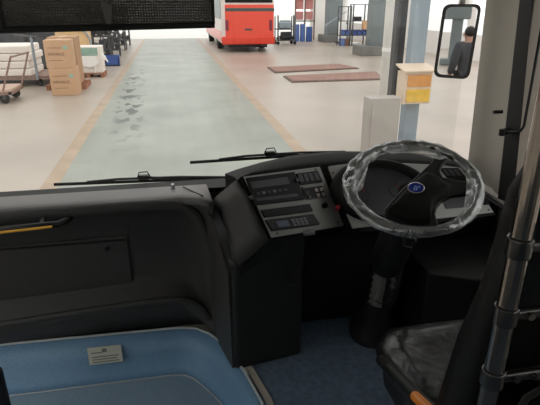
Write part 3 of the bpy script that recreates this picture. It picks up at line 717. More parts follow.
MB().bb((fx+.004, 2.072, .93), (fx+.007, 2.09, 1.25)).build('panel_seam', M['pedestal'], t)
# thin wire and clip lying on the ledge
tag(MB().tube([atZ(183, 187, 1.326), atZ(192, 191, 1.332), atZ(203, 196, 1.345)], .0035, 6).build('loose_wire', M['black']), 'thin dark wire lying on the dash ledge beside the console', 'wire')
p = atZ(173, 189, 1.318)
tag(MB().cyl((p.x, p.y, 1.312), (p.x, p.y, 1.342), .012, .007).build('washer_nozzle', M['silver']), 'small metal nub on the dash ledge under the left wiper', 'fitting')
# grab handle
h0, h1, h2, h3 = atY(-60, 237, 1.93), atY(40, 226, 1.93), atY(58, 224.5, 1.935), atY(69, 219, 1.99)
gh = MB().tube([h0, h1, h2, h3, h3+Vector((.01, .05, .012))], .0145, 12).build('grab_handle', M['black'], t, smooth=True)
gh['label'] = 'dark grab handle with a yellow strip'
y0, y1 = atY(-55, 238.8, 1.912), atY(52, 226.8, 1.912)
MB().tube([y0, y1], .0055, 8).build('yellow_strip', M['yellow_strip'], gh)
k0 = atY(44, 217, 2.0)
MB().tube([k0+Vector((0, .05, .0)), k0, atY(41, 225, 1.935)], .009, 8).build('bracket', M['cheek'], gh)
# ---- step well at bottom left
t = thing('step_well', 'light blue moulded step well with a pale rim, bottom left', 'step', (-.4, 1.5, .38))
top = [(LX+.005, 2.05), (-.41, 2.03), (-.05, 2.02), (.03, 2.0), (.09, 1.945), (.125, 1.89), (.148, 1.836), (.18, 1.75), (.212, 1.66), (.252, 1.48), (.262, 1.2), (.262, .52)]
bot = [(LX+.005, 1.95), (-.425, 1.95), (-.11, 1.95), (-.04, 1.94), (.0, 1.91), (.03, 1.87), (.06, 1.82), (.09, 1.77), (.117, 1.72), (.16, 1.5), (.18, 1.2), (.18, .52)]
TZ = .47
N = len(top)
vs = []
for (a, b_) in zip(top, bot):
    a = Vector((a[0], a[1], FL+.012)); b_ = Vector((b_[0], b_[1], TZ))
    o_ = (a-b_); o_.z = 0; o_.normalize()
    vs.append([a+o_*.02+Vector((0, 0, -.012)), a, a+(b_-a)*.5+o_*.012, a+(b_-a)*.85+o_*.008, b_, b_+o_*.03+Vector((0, 0, -.03)), a+o_*.03+Vector((0, 0, -.03))])
MB().loft(vs).build('liner', M['vinyl_blue'], t, smooth=True)
MB().prism([Vector((x, y, TZ-.03)) for x, y in bot]+[Vector((LX+.005, .52, TZ-.03))], (0, 0, .031)).build('tread', M['vinyl_tread'], t)
MB().tube([Vector((x, y, FL+.016)) for x, y in top], .006, 8).build('rim_strip', M['pale_edge'], t, smooth=True)
MB().tube([Vector((x, y, TZ+.004)) for x, y in bot], .0035, 6).build('weld_seam', M['pale_edge'], t, smooth=True)
# sticker on the far wall of the well
A_ = Vector((-.425, 1.95, TZ)); A2 = Vector((-.41, 2.03, FL+.012)); Bv = Vector((-.11, 1.95, TZ))
pl_ = Plane(A_, A2, Bv)
sq = [pl_.hit(x, y, .010) for x, y in ((87, 348), (121, 344.5), (123, 361), (90, 365))]
st = MB().prism(sq, pl_.n*.003).build('sticker', M['sticker'], t)
def lerp2(q, u, v): 
    a_ = q[0].lerp(q[1], u); b_ = q[3].lerp(q[2], u); return a_.lerp(b_, v)
for v0, u0, u1 in ((.3, .1, .42), (.55, .1, .9), (.7, .1, .85), (.85, .1, .9)):
    MB().prism([lerp2(sq, u0, v0)+pl_.n*.003, lerp2(sq, u1, v0)+pl_.n*.003, lerp2(sq, u1, v0+.06)+pl_.n*.003, lerp2(sq, u0, v0+.06)+pl_.n*.003], pl_.n*.001).build('printed_line', M['sticker_ink'], st)
MB().prism([lerp2(sq, u, v)+pl_.n*.003 for u, v in ((.42, .12), (.56, .12), (.56, .34), (.42, .34))], pl_.n*.001).build('printed_emblem', M['sticker_ink'], st)
# beige step edge beside the well
e0 = [(.165, 1.86), (.192, 1.78), (.225, 1.67), (.266, 1.49), (.28, 1.2), (.28, .52)]
struct(MB().prism([Vector((x, y, FL)) for x, y in e0]+[Vector((x+.028, y+.008, FL)) for x, y in e0[::-1]], (0, 0, .008)).build('trim_6', M['beige']))
# black post foot at far left corner
p = atY(-3, 380, 1.35)
t = thing('door_post', 'black rubber capped post end at the lower left corner', 'post', (p.x, p.y, TZ))
MB().cyl((p.x, p.y, TZ), (p.x, p.y, atY(-3, 371, 1.35).z), .021).build('post', M['black'], t)
MB().cyl((p.x, p.y, atY(-3, 371, 1.35).z), (p.x, p.y, atY(-3, 361, 1.35).z), .018, .012).build('cap', M['rubber'], t)

# ---- instrument console
t = thing('instrument_console', 'dark driver console with radio, switches and instrument cluster', 'dashboard', (.7, 1.95, FL))
PR = Plane(atY(241, 176, 1.78), atY(320, 165.5, 1.95), atY(270, 239, 1.665))
def PRq(x, y, off=0.0): return PR.hit(x, y, off)
MPl = Plane(atY(327, 166, 1.97), atY(470, 168, 2.0), atY(490, 213, 1.80))
def csec(crest, ft, fb):
    c_, f_, b_ = Vector(crest), Vector(ft), Vector(fb)
    return [Vector((c_.x, 2.29, b_.z-.12)), Vector((c_.x, 2.29, max(1.335, c_.z-.13))), Vector((c_.x+.0, c_.y+.10, c_.z-.02)), c_, c_.lerp(f_, .75)+Vector((0, -.004, .004)), f_, b_, Vector((b_.x, b_.y+.05, b_.z-.05)), Vector((b_.x, 2.25, b_.z-.12))]
def on(x, y, pl2, off=-.004): return pl2.hit(x, y, off)
S_ = [csec(atY(237, 180, 1.81), on(241, 176.5, PR)+Vector((0, 0, -.002)), on(268, 239.5, PR)),
      csec(atY(250, 170.5, 1.86), on(250, 174.5, PR), on(283, 237.5, PR)),
      csec(atY(266, 164.5, 1.91), on(268, 171.5, PR), on(300, 234.5, PR)),
      csec(atY(292, 158.5, 1.98), on(294, 168, PR), on(322, 231, PR)),
      csec(atY(322, 154.8, 2.04), on(321, 165, PR), on(345, 227.5, PR)),
      csec(atY(345, 152.8, 2.08), on(345, 162, MPl), on(362, 232, MPl)),
      csec(atY(400, 153, 2.10), on(400, 162, MPl), on(410, 228, MPl)),
      csec(atY(440, 156, 2.10), on(440, 164, MPl), on(455, 219, MPl)),
      csec(atY(462, 159.5, 2.09), on(461, 167, MPl), on(482, 217, MPl)),
      csec(atY(473, 166, 2.06), on(469, 172, MPl), on(496, 215, MPl))]
MB().loft(S_).build('body', M['hood'], t, smooth=False, bevel=.006)
# side cheek that runs down from the hood to the pedestal
lc = [atY(212, 200.5, 2.06), atY(219, 214, 1.97), atY(226, 230, 1.86), atY(230.5, 248, 1.76), atY(231, 272, 1.703)]
rc = [atY(236, 180.5, 1.80), on(246.5, 193, PR, -.001), on(254.5, 211, PR, -.001), on(262, 227, PR, -.001), on(269.5, 241, PR, -.003)]
rows = []
for i, (l_, r_) in enumerate(zip(lc, rc)):
    up = Vector((-.02, -.02, .012))*(.2, .45, .5, .4, .2)[i]
    row = [l_.lerp(r_, k/5)+up*math.sin(PI*k/5) for k in range(6)]
    rows.append(row+[r_+Vector((.03, .10, -.02)), l_+Vector((.06, .06, -.01))])
MB().loft(rows).build('side_cheek', M['cheek'], t, smooth=True)
MB().prism([Vector(p) for p in ((.115, 2.25, FL+.004), (.105, 2.0, FL+.004), (.118, 1.93, FL+.004), (.172, 1.705, FL+.004), (.188, 1.69, FL+.004), (.46, 1.738, FL+.004), (.475, 1.755, FL+.004), (.50, 2.25, FL+.004))], (0, 0, .50)).build('pedestal', M['pedestal'], t, bevel=.012)
p = [atY(285, 262, 1.698), atY(286, 281, 1.698), atY(290, 284, 1.70), atY(298, 282, 1.70), atY(300, 275, 1.70), atY(299, 263, 1.70)]
MB().tube(p, .004, 6).build('pull_loop', M['black'], t)
q_ = [on(268.5, 240.5, PR, -.002), on(305, 234.5, PR, -.002), Vector((.47, 1.745, 1.06)), Vector((.180, 1.694, 1.10))]
MB().prism(q_, (.0, .16, -.02)).build('lower_cover', M['pedestal'], t)
MB().prism([Vector(p) for p in ((.104, 2.02, FL+.004), (.112, 1.93, FL+.004), (.166, 1.705, FL+.004), (.166, 1.703, 1.13), (.142, 1.80, 1.22), (.122, 1.90, 1.275), (.104, 2.02, 1.31))][:3]+[Vector(p) for p in ((.160, 1.705, 1.13), (.136, 1.80, 1.22), (.114, 1.90, 1.275), (.098, 2.02, 1.31))], (.012, .004, 0)).build('side_skirt', M['plastic'], t)
# grey fascia plates
def slab(q, pl2, off, th, name, m, parent, bevel=.003):
    P_ = [pl2.hit(x, y, off) for x, y in q]
    return MB().prism(P_, pl2.n*th).build(name, m, parent, bevel=bevel)
fp = slab([(243, 177), (319, 167), (343.5, 226), (271, 238)], PR, -.002, .006, 'radio_fascia', M['plate'], t)
rd = slab([(245, 178.5), (293, 172.5), (303, 200), (253.5, 206)], PR, .004, .012, 'radio', M['gloss_black'], t)
slab([(250, 182), (287, 177), (290, 184), (252.5, 189)], PR, .016, .002, 'display', M['dial'], rd, .001)
for k in range(6):
    x = 256+k*5.4; y = 192.6-k*.75
    slab([(x, y), (x+3.4, y-.5), (x+4.2, y+2.0), (x+.8, y+2.5)], PR, .016, .003, 'button', M['btn_grey'] if k in (1, 3) else M['btn'], rd, .001)
slab([(256, 198.5), (297, 193.5), (298, 196.5), (257, 201.5)], PR, .016, .002, 'slot', M['btn'], rd, .001)
for x, y in ((250.5, 198), (296.5, 180.5)):
    c_ = PR.hit(x, y, .016); MB().cyl(c_, c_+PR.n*.01, .0085).build('knob', M['btn'], rd)
sw = slab([(295, 174), (317, 171), (322, 182.5), (300, 185.5)], PR, .004, .008, 'switch_bank', M['gloss_black'], t)
for k in range(4):
    x = 297+k*5.2; y = 175-k*.7
    slab([(x, y), (x+4.3, y-.6), (x+7.3, y+7), (x+3.1, y+7.8)], PR, .012, .004, 'rocker_switch', M['btn'], sw, .001)
s2 = slab([(301, 187), (322.5, 184.3), (328, 197.5), (305.3, 200.3)], PR, .004, .006, 'switch_frame', M['frame_pale'], t)
slab([(302.2, 188.4), (321.6, 185.8), (326, 196.6), (306.2, 199.2)], PR, .010, .002, 'frame_inset', M['gloss_black'], s2, .001)
for k, (x, y) in enumerate(((314, 188.6), (319, 188), (316, 193.8), (321.2, 193.0), (305, 191.5), (307.5, 196))):
    slab([(x, y), (x+2.8, y-.4), (x+4.1, y+3), (x+1.3, y+3.4)], PR, .012, .004, 'push_button', M['btn_pink'] if k < 4 else M['btn'], s2, .001)
slab([(259.5, 210.5), (308.5, 204.3), (312, 211.5), (263.5, 218)], PR, .004, .010, 'storage_slot', M['gloss_black'], t)
tc_ = slab([(264, 220.5), (311.5, 214.5), (318.5, 225), (271, 231.5)], PR, .004, .014, 'tachograph', M['black'], t)
slab([(275, 221.5), (287, 220), (290.5, 226), (278.5, 227.7)], PR, .018, .002, 'display', M['lcd'], tc_, .001)
for r_ in range(3):
    for k in range(4):
        x = 290.5+k*4+r_*1.2; y = 219.3-k*.5+r_*2.5
        slab([(x, y), (x+3, y-.4), (x+3.9, y+1.6), (x+.9, y+2)], PR, .018, .003, 'key', M['btn_grey'], tc_, .0005)
c_ = PR.hit(324, 206, .004); MB().cyl(c_, c_+PR.n*.012, .011).build('ignition_lock', M['gloss_black'], t)
c_ = PR.hit(308, 231, .0)
MB().box(c_+Vector((0, -.012, 0)), (.045, .03, .016)).build('latch', M['frame_pale'], t, bevel=.003)
for x, y in ((315.5, 169.5), (337.5, 222.5), (277, 233.5)):
    c_ = PR.hit(x, y, .004); MB().cyl(c_, c_+PR.n*.003, .004).build('screw', M['screw'], t)
# driver side fascia
mf = slab([(327, 167), (345, 164.5), (400, 163.5), (440, 165.5), (461, 168.5), (468, 173), (493, 213), (352, 229)], MPl, -.002, .006, 'driver_fascia', M['plate'], t)
# cluster: oval hood, glass and dials
CU = MPl.hit(381, 193); ux = (MPl.hit(420, 191)-CU); uy = (MPl.hit(383, 167)-CU); 
uy = uy - ux.normalized()*uy.dot(ux.normalized())
def ell(s_, off): return [CU+ux*1.10*s_*math.cos(2*PI*k/32)+uy*1.05*s_*math.sin(2*PI*k/32)+MPl.n*off for k in range(32)]
MB().loft([ell(1.12, .0), ell(1.1, .035), ell(1.0, .042), ell(.9, .03), ell(.88, .006)], cap=True).build('cluster_hood', M['hood'], t, smooth=True)
g_ = MB().loft([ell(.87, .004), ell(.87, .014)]).build('cluster_face', M['dial'], t)
for dx in (-.45, .42):
    for s_, nm in ((.36, 'dial'),):
        c_ = CU+ux*dx+MPl.n*.015
        rr = .046
        d_ = MB().cyl(c_-MPl.n*.001, c_+MPl.n*.002, rr, n=32).build('dial', M['dial'], g_)
        a_ = MPl.n.orthogonal().normalized(); b_ = MPl.n.cross(a_)
        mk = MB()
        for k in range(12):
            an = k*PI/6
            e = a_*math.cos(an)+b_*math.sin(an)
            mk.tube([c_+e*rr*.7+MPl.n*.003, c_+e*rr*.86+MPl.n*.003], .001, 4)
        mk.build('dial_ticks', M['dial_mark'], d_)
        MB().tube([c_+MPl.n*.004, c_+(a_*.6+b_*.8)*rr*.7+MPl.n*.004], .0014, 5).build('needle', M['redled'], d_)
c_ = MPl.hit(337, 209, .006); MB().cyl(c_, c_+MPl.n*.016, .009).build('red_knob', M['redled'], t)
c_ = MPl.hit(333, 173, .004); MB().cyl(c_, c_+MPl.n*.003, .004).build('screw', M['screw'], t)
r_ = slab([(439, 168.5), (458, 168.5), (470, 183), (452, 184)], MPl, .004, .006, 'switch_recess', M['gloss_black'], t, .002)
for k in range(3):
    x = 441.5+k*5.4
    slab([(x, 169.8), (x+4.4, 169.8), (x+9, 176), (x+4.8, 176)], MPl, .010, .004, 'rocker_switch', M['btn'], r_, .001)
slab([(441, 199), (473, 196.5), (480, 206), (446, 209)], MPl, .004, .004, 'vent_panel', M['btn'], t, .002)
slab([(480.5, 199), (486.5, 198.4), (489.5, 204.6), (483.5, 205.2)], MPl, .004, .005, 'square_switch', M['gloss_black'], t, .001)
for x, y in ((465, 171.5), (488.5, 210)):
    c_ = MPl.hit(x, y, .004); MB().cyl(c_, c_+MPl.n*.003, .0045).build('screw', M['screw'], t)
# knee panel, then black fillers added to keep the right side dark
MB().prism([Vector(p) for p in ((.49, 1.93, 1.19), (.49, 1.97, FL+.005), (.49, 2.27, FL+.005), (.49, 2.27, 1.19))], (RX-.50, 0, 0)).build('knee_panel', M['black'], t)
MB().prism([Vector(p) for p in ((.96, 1.62, FL+.005), (1.36, 1.42, FL+.005), (1.415, 1.42, FL+.005), (1.415, 2.2, FL+.005), (.96, 2.2, FL+.005))], (0, 0, .42)).build('dark_filler', M['black'], t, bevel=.01)  # black box added to make the footwell right of the column dark

MB().bb((1.385, .9, FL+.005), (1.416, 2.25, 1.27)).build('wall_mask', M['black'], t, bevel=.004)  # black strip added to hide the bright wall behind it
# ---- steering wheel
WC = Vector((.7413, 1.42, 1.5566)); tx, ty, WR = .3856, -.169, .2194-.014
nz = math.sqrt(1-math.sin(tx)**2-math.sin(ty)**2)
WN = Vector((math.sin(ty), -math.sin(tx), nz)).normalized()
WU = Vector((WN.z, 0, -WN.x)).normalized(); WV = WN.cross(WU)
WP = Plane(WC, WC+WU, WC+WV)
def wh(x, y, off=0): return WP.hit(x, y, off)
def circ(r, off=0, n=72): return [WC+(WU*math.cos(2*PI*k/n)+WV*math.sin(2*PI*k/n))*r+WN*off for k in range(n)]
t = thing('steering_wheel', 'black steering wheel with film wrapped rim and blue oval badge', 'steering wheel', tuple(WC))
MB().tube(circ(WR), .0145, 14, closed=True).build('rim', M['black'], t, smooth=True)
pad = [(384.5, 210), (390, 203), (403, 188.5), (420, 173.5), (431, 163), (437, 154), (448, 158), (442, 166), (440, 172), (443, 178), (459, 181.5), (470, 182.5), (472, 193.5), (452, 195.5), (442, 200.5), (437, 207), (435.5, 215), (439, 228), (427, 231), (409, 226), (396, 221), (386, 217)]
P_ = [wh(x, y, .004)-WN*.016 for x, y in pad]
MB().prism(P_, WN*.022).build('spoke_frame', M['black'], t, bevel=.006)
hp = [(389, 207), (404, 190.5), (419, 176.5), (427, 171), (438, 175), (444, 181), (452, 184.5), (449, 192), (438, 198.5), (432.5, 207), (431, 219), (416, 218.5), (400, 214)]
rings = []
for s_, of in ((1.0, .008), (1.0, .022), (.95, .032), (.8, .040), (.4, .043)):
    cc = sum((wh(x, y, .03) for x, y in hp), Vector())/len(hp)
    rings.append([cc+(wh(x, y, .03)-cc)*s_+WN*(of-.03) for x, y in hp])
MB().loft(rings).build('hub_pad', M['hood'], t, smooth=False, bevel=.004)
# badge
bc = wh(416, 188.3, .044)-WN*.044
bx_ = (wh(424.5, 188.0, .044)-WN*.044-bc); by_ = (wh(416.5, 182.8, .044)-WN*.044-bc); by_ = by_-bx_.normalized()*by_.dot(bx_.normalized())
def be(s_, of): return [bc+bx_*s_*math.cos(2*PI*k/28)+by_*s_*math.sin(2*PI*k/28)+WN*of for k in range(28)]
bd = MB().loft([be(1.0, .038), be(1.0, .047), be(.9, .048), be(.88, .0455)]).build('badge_ring', M['silver'], t, smooth=False)
MB().loft([be(.9, .040), be(.9, .0465)]).build('badge_field', M['badge'], bd)
for q in (((-.45, -.45), (-.2, -.5), (.0, .35), (-.1, .4)), ((-.15, -.5), (.1, -.45), (.2, .2), (.05, .3)), ((.25, -.1), (.5, .05), (.5, .3), (.3, .25))):
    MB().prism([bc+bx_*a_+by_*b_+WN*.0465 for a_, b_ in q], WN*.0012).build('badge_mark', M['badge_mark'], bd)
# bunched clear film round the rim
rnd = random.Random(3); ph = [rnd.uniform(0, 6.28) for _ in range(8)]
nR, nT = 150, 16; rings = []
for i in range(nR):
    a_ = 2*PI*i/nR
    e = WU*math.cos(a_)+WV*math.sin(a_); ring = []
    up = .5+.5*math.sin(a_)          # looser at the far side
    left = max(0, -math.cos(a_))
    for k in range(nT):
        b_ = 2*PI*k/nT
        r_ = .0175+.0018*math.sin(5*a_+ph[0]+2*b_)+.0012*math.sin(11*a_+ph[1]-3*b_)+.008*up*(.5+.5*math.sin(3*a_+ph[2]))*max(0, math.cos(b_-PI))
        r_ += (.02*left*up)*max(0, math.cos(b_-PI))+(.0022*math.sin(23*a_+ph[3]+b_)*up)
        ring.append(WC+e*(WR+r_*math.cos(b_))+WN*r_*math.sin(b_))
    rings.append(ring)
MB().loft(rings, cap=False, loop=True).build('plastic_wrap', M['film'], t, smooth=True)
# film scraps hanging inside the rim
def scrap(px, off, name='film_flap'):
    P_ = [wh(x, y, off+rnd.uniform(-.004, .008)) for x, y in px]
    MB().prism(P_, WN*.0015).build(name, M['film'], t, bevel=0)
scrap([(344, 182), (350, 168), (358, 158), (368, 151), (377, 149), (372, 156), (368, 166), (366, 176), (362, 190), (354, 194)], .006)
scrap([(378, 148), (395, 145), (420, 146), (436, 151), (448, 158), (440, 160), (424, 156), (408, 153), (392, 154)], .008)
scrap([(466, 176), (474, 186), (474, 200), (466, 212), (458, 220), (464, 206), (466, 192)], .008)
# column
AX = -WN
t = thing('steering_column', 'black steering column with ribbed gaiter rising from the floor', 'steering column', (.84, 1.84, FL))
c0 = WC+AX*.03
foot = Vector((.845, 1.83, FL+.004))
mid = Vector((.80, 1.66, 1.16))
MB().tube([c0, WC+AX*.10], .04, 18).build('shaft', M['black'], t)
MB().tube([WC+AX*.09, WC+AX*.16, mid, mid.lerp(foot, .16)], lambda i: (.05, .066, .068, .05)[i], 18).build('shroud', M['black'], t, smooth=True)
gt = MB(); g0 = mid.lerp(foot, .12); g1 = mid.lerp(foot, .5)
gt.tube([g0.lerp(g1, k/10) for k in range(11)], lambda i: .07 if i % 2 else .052, 20)
gt.build('gaiter', M['gaiter'], t)
MB().lathe([(.115, 0), (.118, .03), (.105, .06), (.075, .10), (.06, .20), (.056, .33)], foot, (mid-foot)).build('base_boot', M['black'], t, smooth=True)
s0 = WC+AX*.12
MB().tube([s0+Vector((-.03, -.02, 0)), atY(404, 246, 1.36), atY(413, 248, 1.33), atY(415, 242, 1.31), atY(412, 236, 1.31)], .005, 8).build('control_stalk', M['gloss_black'], t, smooth=True)

# ---- driver's seat
t = thing('driver_seat', 'black driver seat under clear plastic film facing the steering wheel', 'seat', (.83, 1.05, FL))
def rbox(x0, x1, yz, name, m, bev, seg=4):
    return MB().prism([Vector((x0, y, z)) for y, z in yz], (x1-x0, 0, 0)).build(name, m, t, bevel=bev, seg=seg)
def rrect(x0, x1, y0, y1, r, z, n=6):
    out = []
    for cx_, cy_, a0 in ((x1-r, y1-r, 0), (x0+r, y1-r, PI/2), (x0+r, y0+r, PI), (x1-r, y0+r, 1.5*PI)):
        out += [Vector((cx_+r*math.cos(a0+PI/2*k/n), cy_+r*math.sin(a0+PI/2*k/n), z)) for k in range(n+1)]
    return out
cu_ = [rrect(.61, 1.06, .72, 1.24, .07, 1.03), rrect(.58, 1.09, .72, 1.275, .09, 1.045), rrect(.57, 1.10, .72, 1.285, .10, 1.08), rrect(.578, 1.092, .72, 1.275, .10, 1.115), rrect(.60, 1.07, .72, 1.25, .09, 1.135), rrect(.64, 1.03, .74, 1.20, .07, 1.138), rrect(.70, .97, .78, 1.12, .05, 1.122)]
MB().loft(cu_).build('cushion', M['seat_film'], t, smooth=True)
rbox(.61, 1.06, [(.74, .93), (1.22, .93), (1.26, 1.03), (.72, 1.03)], 'cushion_base', M['black'], .02)
rbox(.68, .99, [(.8, FL+.005), (1.15, FL+.005), (1.1, .93), (.82, .93)], 'pedestal', M['black'], .02)
bk = MB()
secs = []
for z, y, w, d in ((1.08, .86, .285, .05), (1.2, .855, .295, .065), (1.45, .825, .28, .075), (1.6, .80, .268, .065), (1.72, .785, .268, .06), (1.80, .778, .268, .055), (1.845, .775, .25, .05), (1.87, .77, .215, .04), (1.88, .77, .16, .025)):
    secs.append([Vector((.83+w*math.copysign(abs(math.cos(a_))**.5, math.cos(a_)), y-.07+d*math.copysign(abs(math.sin(a_))**.6, math.sin(a_)), z)) for a_ in [2*PI*k/20 for k in range(20)]])
bk.loft(secs).build('backrest', M['seat_vinyl'], t, smooth=True)
cv = MB(); s3 = []
for r_ in secs[:6]:
    c_ = sum(r_, Vector())/len(r_)
    s3.append([c_+(p-c_)*(1.02+rnd.uniform(-.006, .02))+Vector((0, 0, rnd.uniform(-.01, .01))) for p in r_])
fm_ = glassmat('seat_cover_film', (.95, .95, .95, 1), .022, .12)
nt = fm_.node_tree
n_ = nt.nodes.new('ShaderNodeTexNoise'); n_.inputs['Scale'].default_value = 7; n_.inputs['Distortion'].default_value = 2
bp_ = nt.nodes.new('ShaderNodeBump'); bp_.inputs['Strength'].default_value = 1; bp_.inputs['Distance'].default_value = .02
tcn = nt.nodes.new('ShaderNodeTexCoord'); nt.links.new(tcn.outputs['Object'], n_.inputs['Vector'])
nt.links.new(n_.outputs['Fac'], bp_.inputs['Height'])
for nd in nt.nodes:
    if nd.type == 'BSDF_GLOSSY': nt.links.new(bp_.outputs[0], nd.inputs['Normal'])
cv.loft(s3, cap=False).build('film_cover', fm_, t, smooth=True)
cc_ = Vector((.835, 1.0, 1.09)); cf = []
for r_ in cu_[1:]:
    cf.append([cc_+(p-cc_)*1.012+Vector((0, 0, .004+rnd.uniform(-.0015, .003))) for p in r_])
MB().loft(cf, cap=True).build('film_cover', fm_, t, smooth=True)
# side bar and buckle left of the cushion
b0, b1 = atX(381, 360, .55), atX(418, 397, .55)
MB().tube([b0, b0.lerp(b1, .3), b1, b1+(b1-b0)*.3], .016, 10).build('side_bar', M['black'], t, smooth=True)
o0 = atX(415, 396, .53); o1 = atX(432, 412, .53)
MB().tube([o0, o1], .013, 10).build('orange_buckle', M['orange'], t)
# ---- chrome pole with clamps and smoked partition
d_ = ray(516.5, 260); sc_ = .75/math.hypot(d_.x, d_.y); PX, PY = d_.x*sc_, d_.y*sc_
t = thing('grab_pole', 'shiny chrome grab pole with dark clamps beside the driver seat', 'pole', (PX, PY, FL))
MB().cyl((PX, PY, FL), (PX, PY, 2.75), .0152, n=20).build('tube', M['chrome'], t, smooth=False)
MB().cyl((PX, PY, FL), (PX, PY, FL+.02), .04, n=20).build('foot_flange', M['clamp'], t)
for px, py, L2 in ((517, 246, .10), (505, 314, .14), (493, 377, .10)):
    dd = ray(px, py); z = H+dd.z*(math.hypot(PX, PY)/math.hypot(dd.x, dd.y))
    k_ = MB().cyl((PX, PY, z-.016), (PX, PY, z+.016), .0188, n=20).build('clamp', M['clamp'], t, bevel=.003)
    MB().bb((PX+.01, PY-.010, z-.009), (PX+L2, PY+.004, z+.009)).build('clamp_arm', M['clamp'], k_, bevel=.004)
    for xx in (PX+.035, PX+.07):
        MB().cyl((xx, PY-.016, z), (xx, PY-.008, z), .006, n=12).build('bolt', M['chrome'], k_)
t = thing('partition_panel', 'dark smoked partition panel held by the pole clamps, lower right', 'panel', (PX+.4, PY, 1.0))
z1_ = 1.6
prt = [(PX+.05, PY-.001, FL+.1), (PX+.05, PY-.001, 1.40), (PX+.075, PY-.001, 1.475), (PX+.12, PY-.001, 1.50), (RX-.01, PY-.001, 1.50), (RX-.01, PY-.001, FL+.1)]
MB().prism(prt, (0, .006, 0)).build('pane', M['smoked'], t)
MB().tube([Vector(p)+Vector((0, .003, 0)) for p in prt[:5]], .006, 8).build('edge_seal', M['rubber'], t, smooth=True)
# ---- sun blind
BY = 2.12
q0, q1 = atY(-2, 30, BY), atY(213.5, 24, BY)
t = thing('sun_blind', 'black perforated roller blind pulled down over the windscreen top', 'blind', (-.2, BY, 2.0))
TL_, TR_ = Vector((q0.x+.0, BY, 2.62)), Vector((q1.x, BY, 2.62))
MB().prism([q0, q1, TR_, TL_], (0, .003, 0)).build('fabric', M['blind'], t)
e0_, e1_ = atY(-3, 30.2, BY), atY(214.5, 24.8, BY)
MB().tube([e0_, e1_], .0125, 10).build('bottom_bar', M['rubber'], t)
MB().tube([q1, TR_], .007, 6).build('edge_hem', M['rubber'], t)
MB().tube([atY(3, 30, BY)+Vector((0, -.004, 0)), atY(-2, 0, BY)+Vector((0, -.004, 0)), Vector((atY(-2, 0, BY).x, BY-.004, 2.62))], .01, 6).build('edge_hem', M['rubber'], t)
MB().cyl((TL_.x-.03, BY, 2.63), (TR_.x+.03, BY, 2.63), .04).build('roller', M['plastic'], t)
MB().prism([atY(x, y, BY-.003) for x, y in ((100, 0), (112, 5), (111, 24), (106, 24))], (0, .002, 0)).build('bright_smear', mat('bright_smear_grey', S(104, 102, 100), .8), t)['label'] = 'added paler grey patch standing in for a bright smear on the mesh'  # grey patch put in for the bright smear seen on the blind
# ---- wipers outside the glass
def wiper(a_, b_, pv, label, arm2):
    t = thing('windscreen_wiper', label, 'wiper', tuple((a_+b_)/2), 0, 'windscreen wipers')
    MB().tube([a_, b_], .008, 8).build('blade', M['rubber'], t)
    m_ = a_.lerp(b_, .5)
    u = Vector((0, -.004, .017))
    MB().tube([a_.lerp(b_, .18)+u*.4, a_.lerp(b_, .35)+u, a_.lerp(b_, .7)+u, b_+u*.3], .0065, 8).build('blade_bridge', M['black_steel'], t)
    MB().tube([m_+u*1.2, arm2, pv], .008, 8).build('arm', M['black_steel'], t)
    c_ = m_+u*1.4
    MB().box(c_, (.055, .03, .022)).build('clip', M['black_steel'], t, bevel=.004)
    MB().tube([c_+Vector((-.03, -.01, .0)), c_+Vector((-.02, -.015, .03)), c_+Vector((.02, -.015, .032)), c_+Vector((.035, -.01, .0))], .003, 6).build('hose_loop', M['rubber'], t)
    MB().cyl(Vector((pv.x, 2.361, pv.z)), pv+Vector((0, .02, 0)), .02).build('pivot', M['black_steel'], t)
wa, wb_ = atY(54, 184.5, 2.47), atY(229, 178, 2.47)
wiper(wa, wb_, Vector((.45, 2.47, 1.10)), 'left black windscreen wiper lying just above the dash ledge', atY(229, 178, 2.47)+Vector((.02, 0, -.01)))
wc, wd = atY(190, 162.5, 2.48), atY(345, 152.5, 2.48)
wiper(wc, wd, Vector((1.1, 2.48, 1.15)), 'right black windscreen wiper rising behind the radio console', wd+Vector((.1, 0, -.04)))
# ---- outside mirror
mc = atY(457, 30, 2.72)
d_ = ray(456, 40).normalized()
PERS = Vector((2.75, -4.6, 0))
mp_ = EYE+ray(466, 62)*(2.72/ray(466, 62).y)
rdir = (PERS+Vector((0, 0, 1.15))-mp_).normalized()
MN = (rdir-ray(466, 62).normalized()).normalized()
def mh(x, y, off=0):
    d2 = ray(x, y); o = mp_+MN*off; return EYE+d2*((o-EYE).dot(MN)/d2.dot(MN))
t = thing('outside_mirror', 'tall rounded outside mirror in a black shell beyond the pillar', 'mirror', tuple(mp_))
def rr(q, r, n=5):
    out = []
    for i in range(4):
        p0, p, p2 = Vector(q[i-1]), Vector(q[i]), Vector(q[(i+1) % 4])
        a_ = p+(p0-p).normalized()*r; b_ = p+(p2-p).normalized()*r
        for k in range(n+1):
            s_ = k/n; out.append((a_.lerp(p, s_)).lerp(p.lerp(b_, s_), s_))
    return out
fq = rr([(446, -12, 0), (485, -12, 0), (468.5, 79, 0), (433, 76, 0)], 8); gq = rr([(449, -8, 0), (481.5, -8, 0), (466, 76, 0), (436.5, 73, 0)], 7)
fq = rr([(443.5, 4, 0), (482, 4, 0), (469, 79.5, 0), (433, 77, 0)], 8); gq = rr([(446.5, 7, 0), (478.5, 7, 0), (466, 76.5, 0), (436.5, 74, 0)], 6)
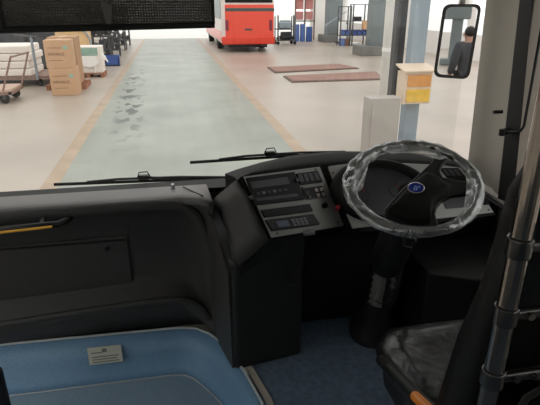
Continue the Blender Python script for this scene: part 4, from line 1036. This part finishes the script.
MB().loft([[mh(p.x, p.y, .012) for p in fq], [mh(p.x, p.y, -.02) for p in fq], [mh(457+(p.x-457)*.8, 40+(p.y-40)*.85, -.09) for p in fq]]).build('shell', M['rubber'], t, smooth=False)
MB().prism([mh(p.x, p.y, .013) for p in gq], -MN*.004).build('mirror_glass', M['mirror'], t)
mt = mh(462, 6, -.02)
MB().tube([mt+Vector((0, 0, -.05)), mt+Vector((0, 0, .25)), Vector((mt.x-.05, 2.6, 2.62)), Vector((1.35, 2.36, 2.66))], .016, 10).build('arm', M['cabinet'], t, smooth=True)
person(tuple(PERS), PI-.25)
# dark machine seen behind the person in the mirror
dm = ray(453, 40).normalized(); dm = dm-MN*2*dm.dot(MN); mq = mp_+dm*(19.0/abs(dm.y))
t = thing('workshop_hoist', 'dark workshop hoist on the hall floor seen in the outside mirror', 'machine', (mq.x, mq.y, 0))
for lo, hi, nm in (((-.5, -.3, 0), (.5, .3, .25), 'base'), ((-.2, -.15, .25), (.2, .15, 3.0), 'mast'), ((-.75, -.25, 1.75), (.45, .25, 2.3), 'carriage'), ((-.1, -.2, 2.7), (.95, .2, 3.0), 'jib')):
    MB().bb([mq.x+lo[0], mq.y+lo[1], lo[2]], [mq.x+hi[0], mq.y+hi[1], hi[2]]).build(nm, M['grey_paint'], t, bevel=.05)
# ============================================================ LIGHT, WORLD, CAMERA
w = bpy.data.worlds.new('World'); SC.world = w; w.use_nodes = True
bg = w.node_tree.nodes['Background']
bg.inputs['Color'].default_value = (1.0, .985, .965, 1); bg.inputs['Strength'].default_value = 1.42
cam = bpy.data.cameras.new('Camera'); co = bpy.data.objects.new('Camera', cam); COL.objects.link(co)
cam.sensor_width = 36; cam.sensor_fit = 'HORIZONTAL'; cam.lens = 36*F/540; cam.clip_start = .02; cam.clip_end = 400
f = Vector((sy*cp, cy*cp, -sp))
co.location = EYE; co.rotation_euler = f.to_track_quat('-Z', 'Y').to_euler()
SC.camera = co
vs_ = SC.view_settings; vs_.view_transform = 'Standard'; vs_.look = 'None'; vs_.exposure = 0.0; vs_.gamma = 1.0; vs_.use_curve_mapping = False
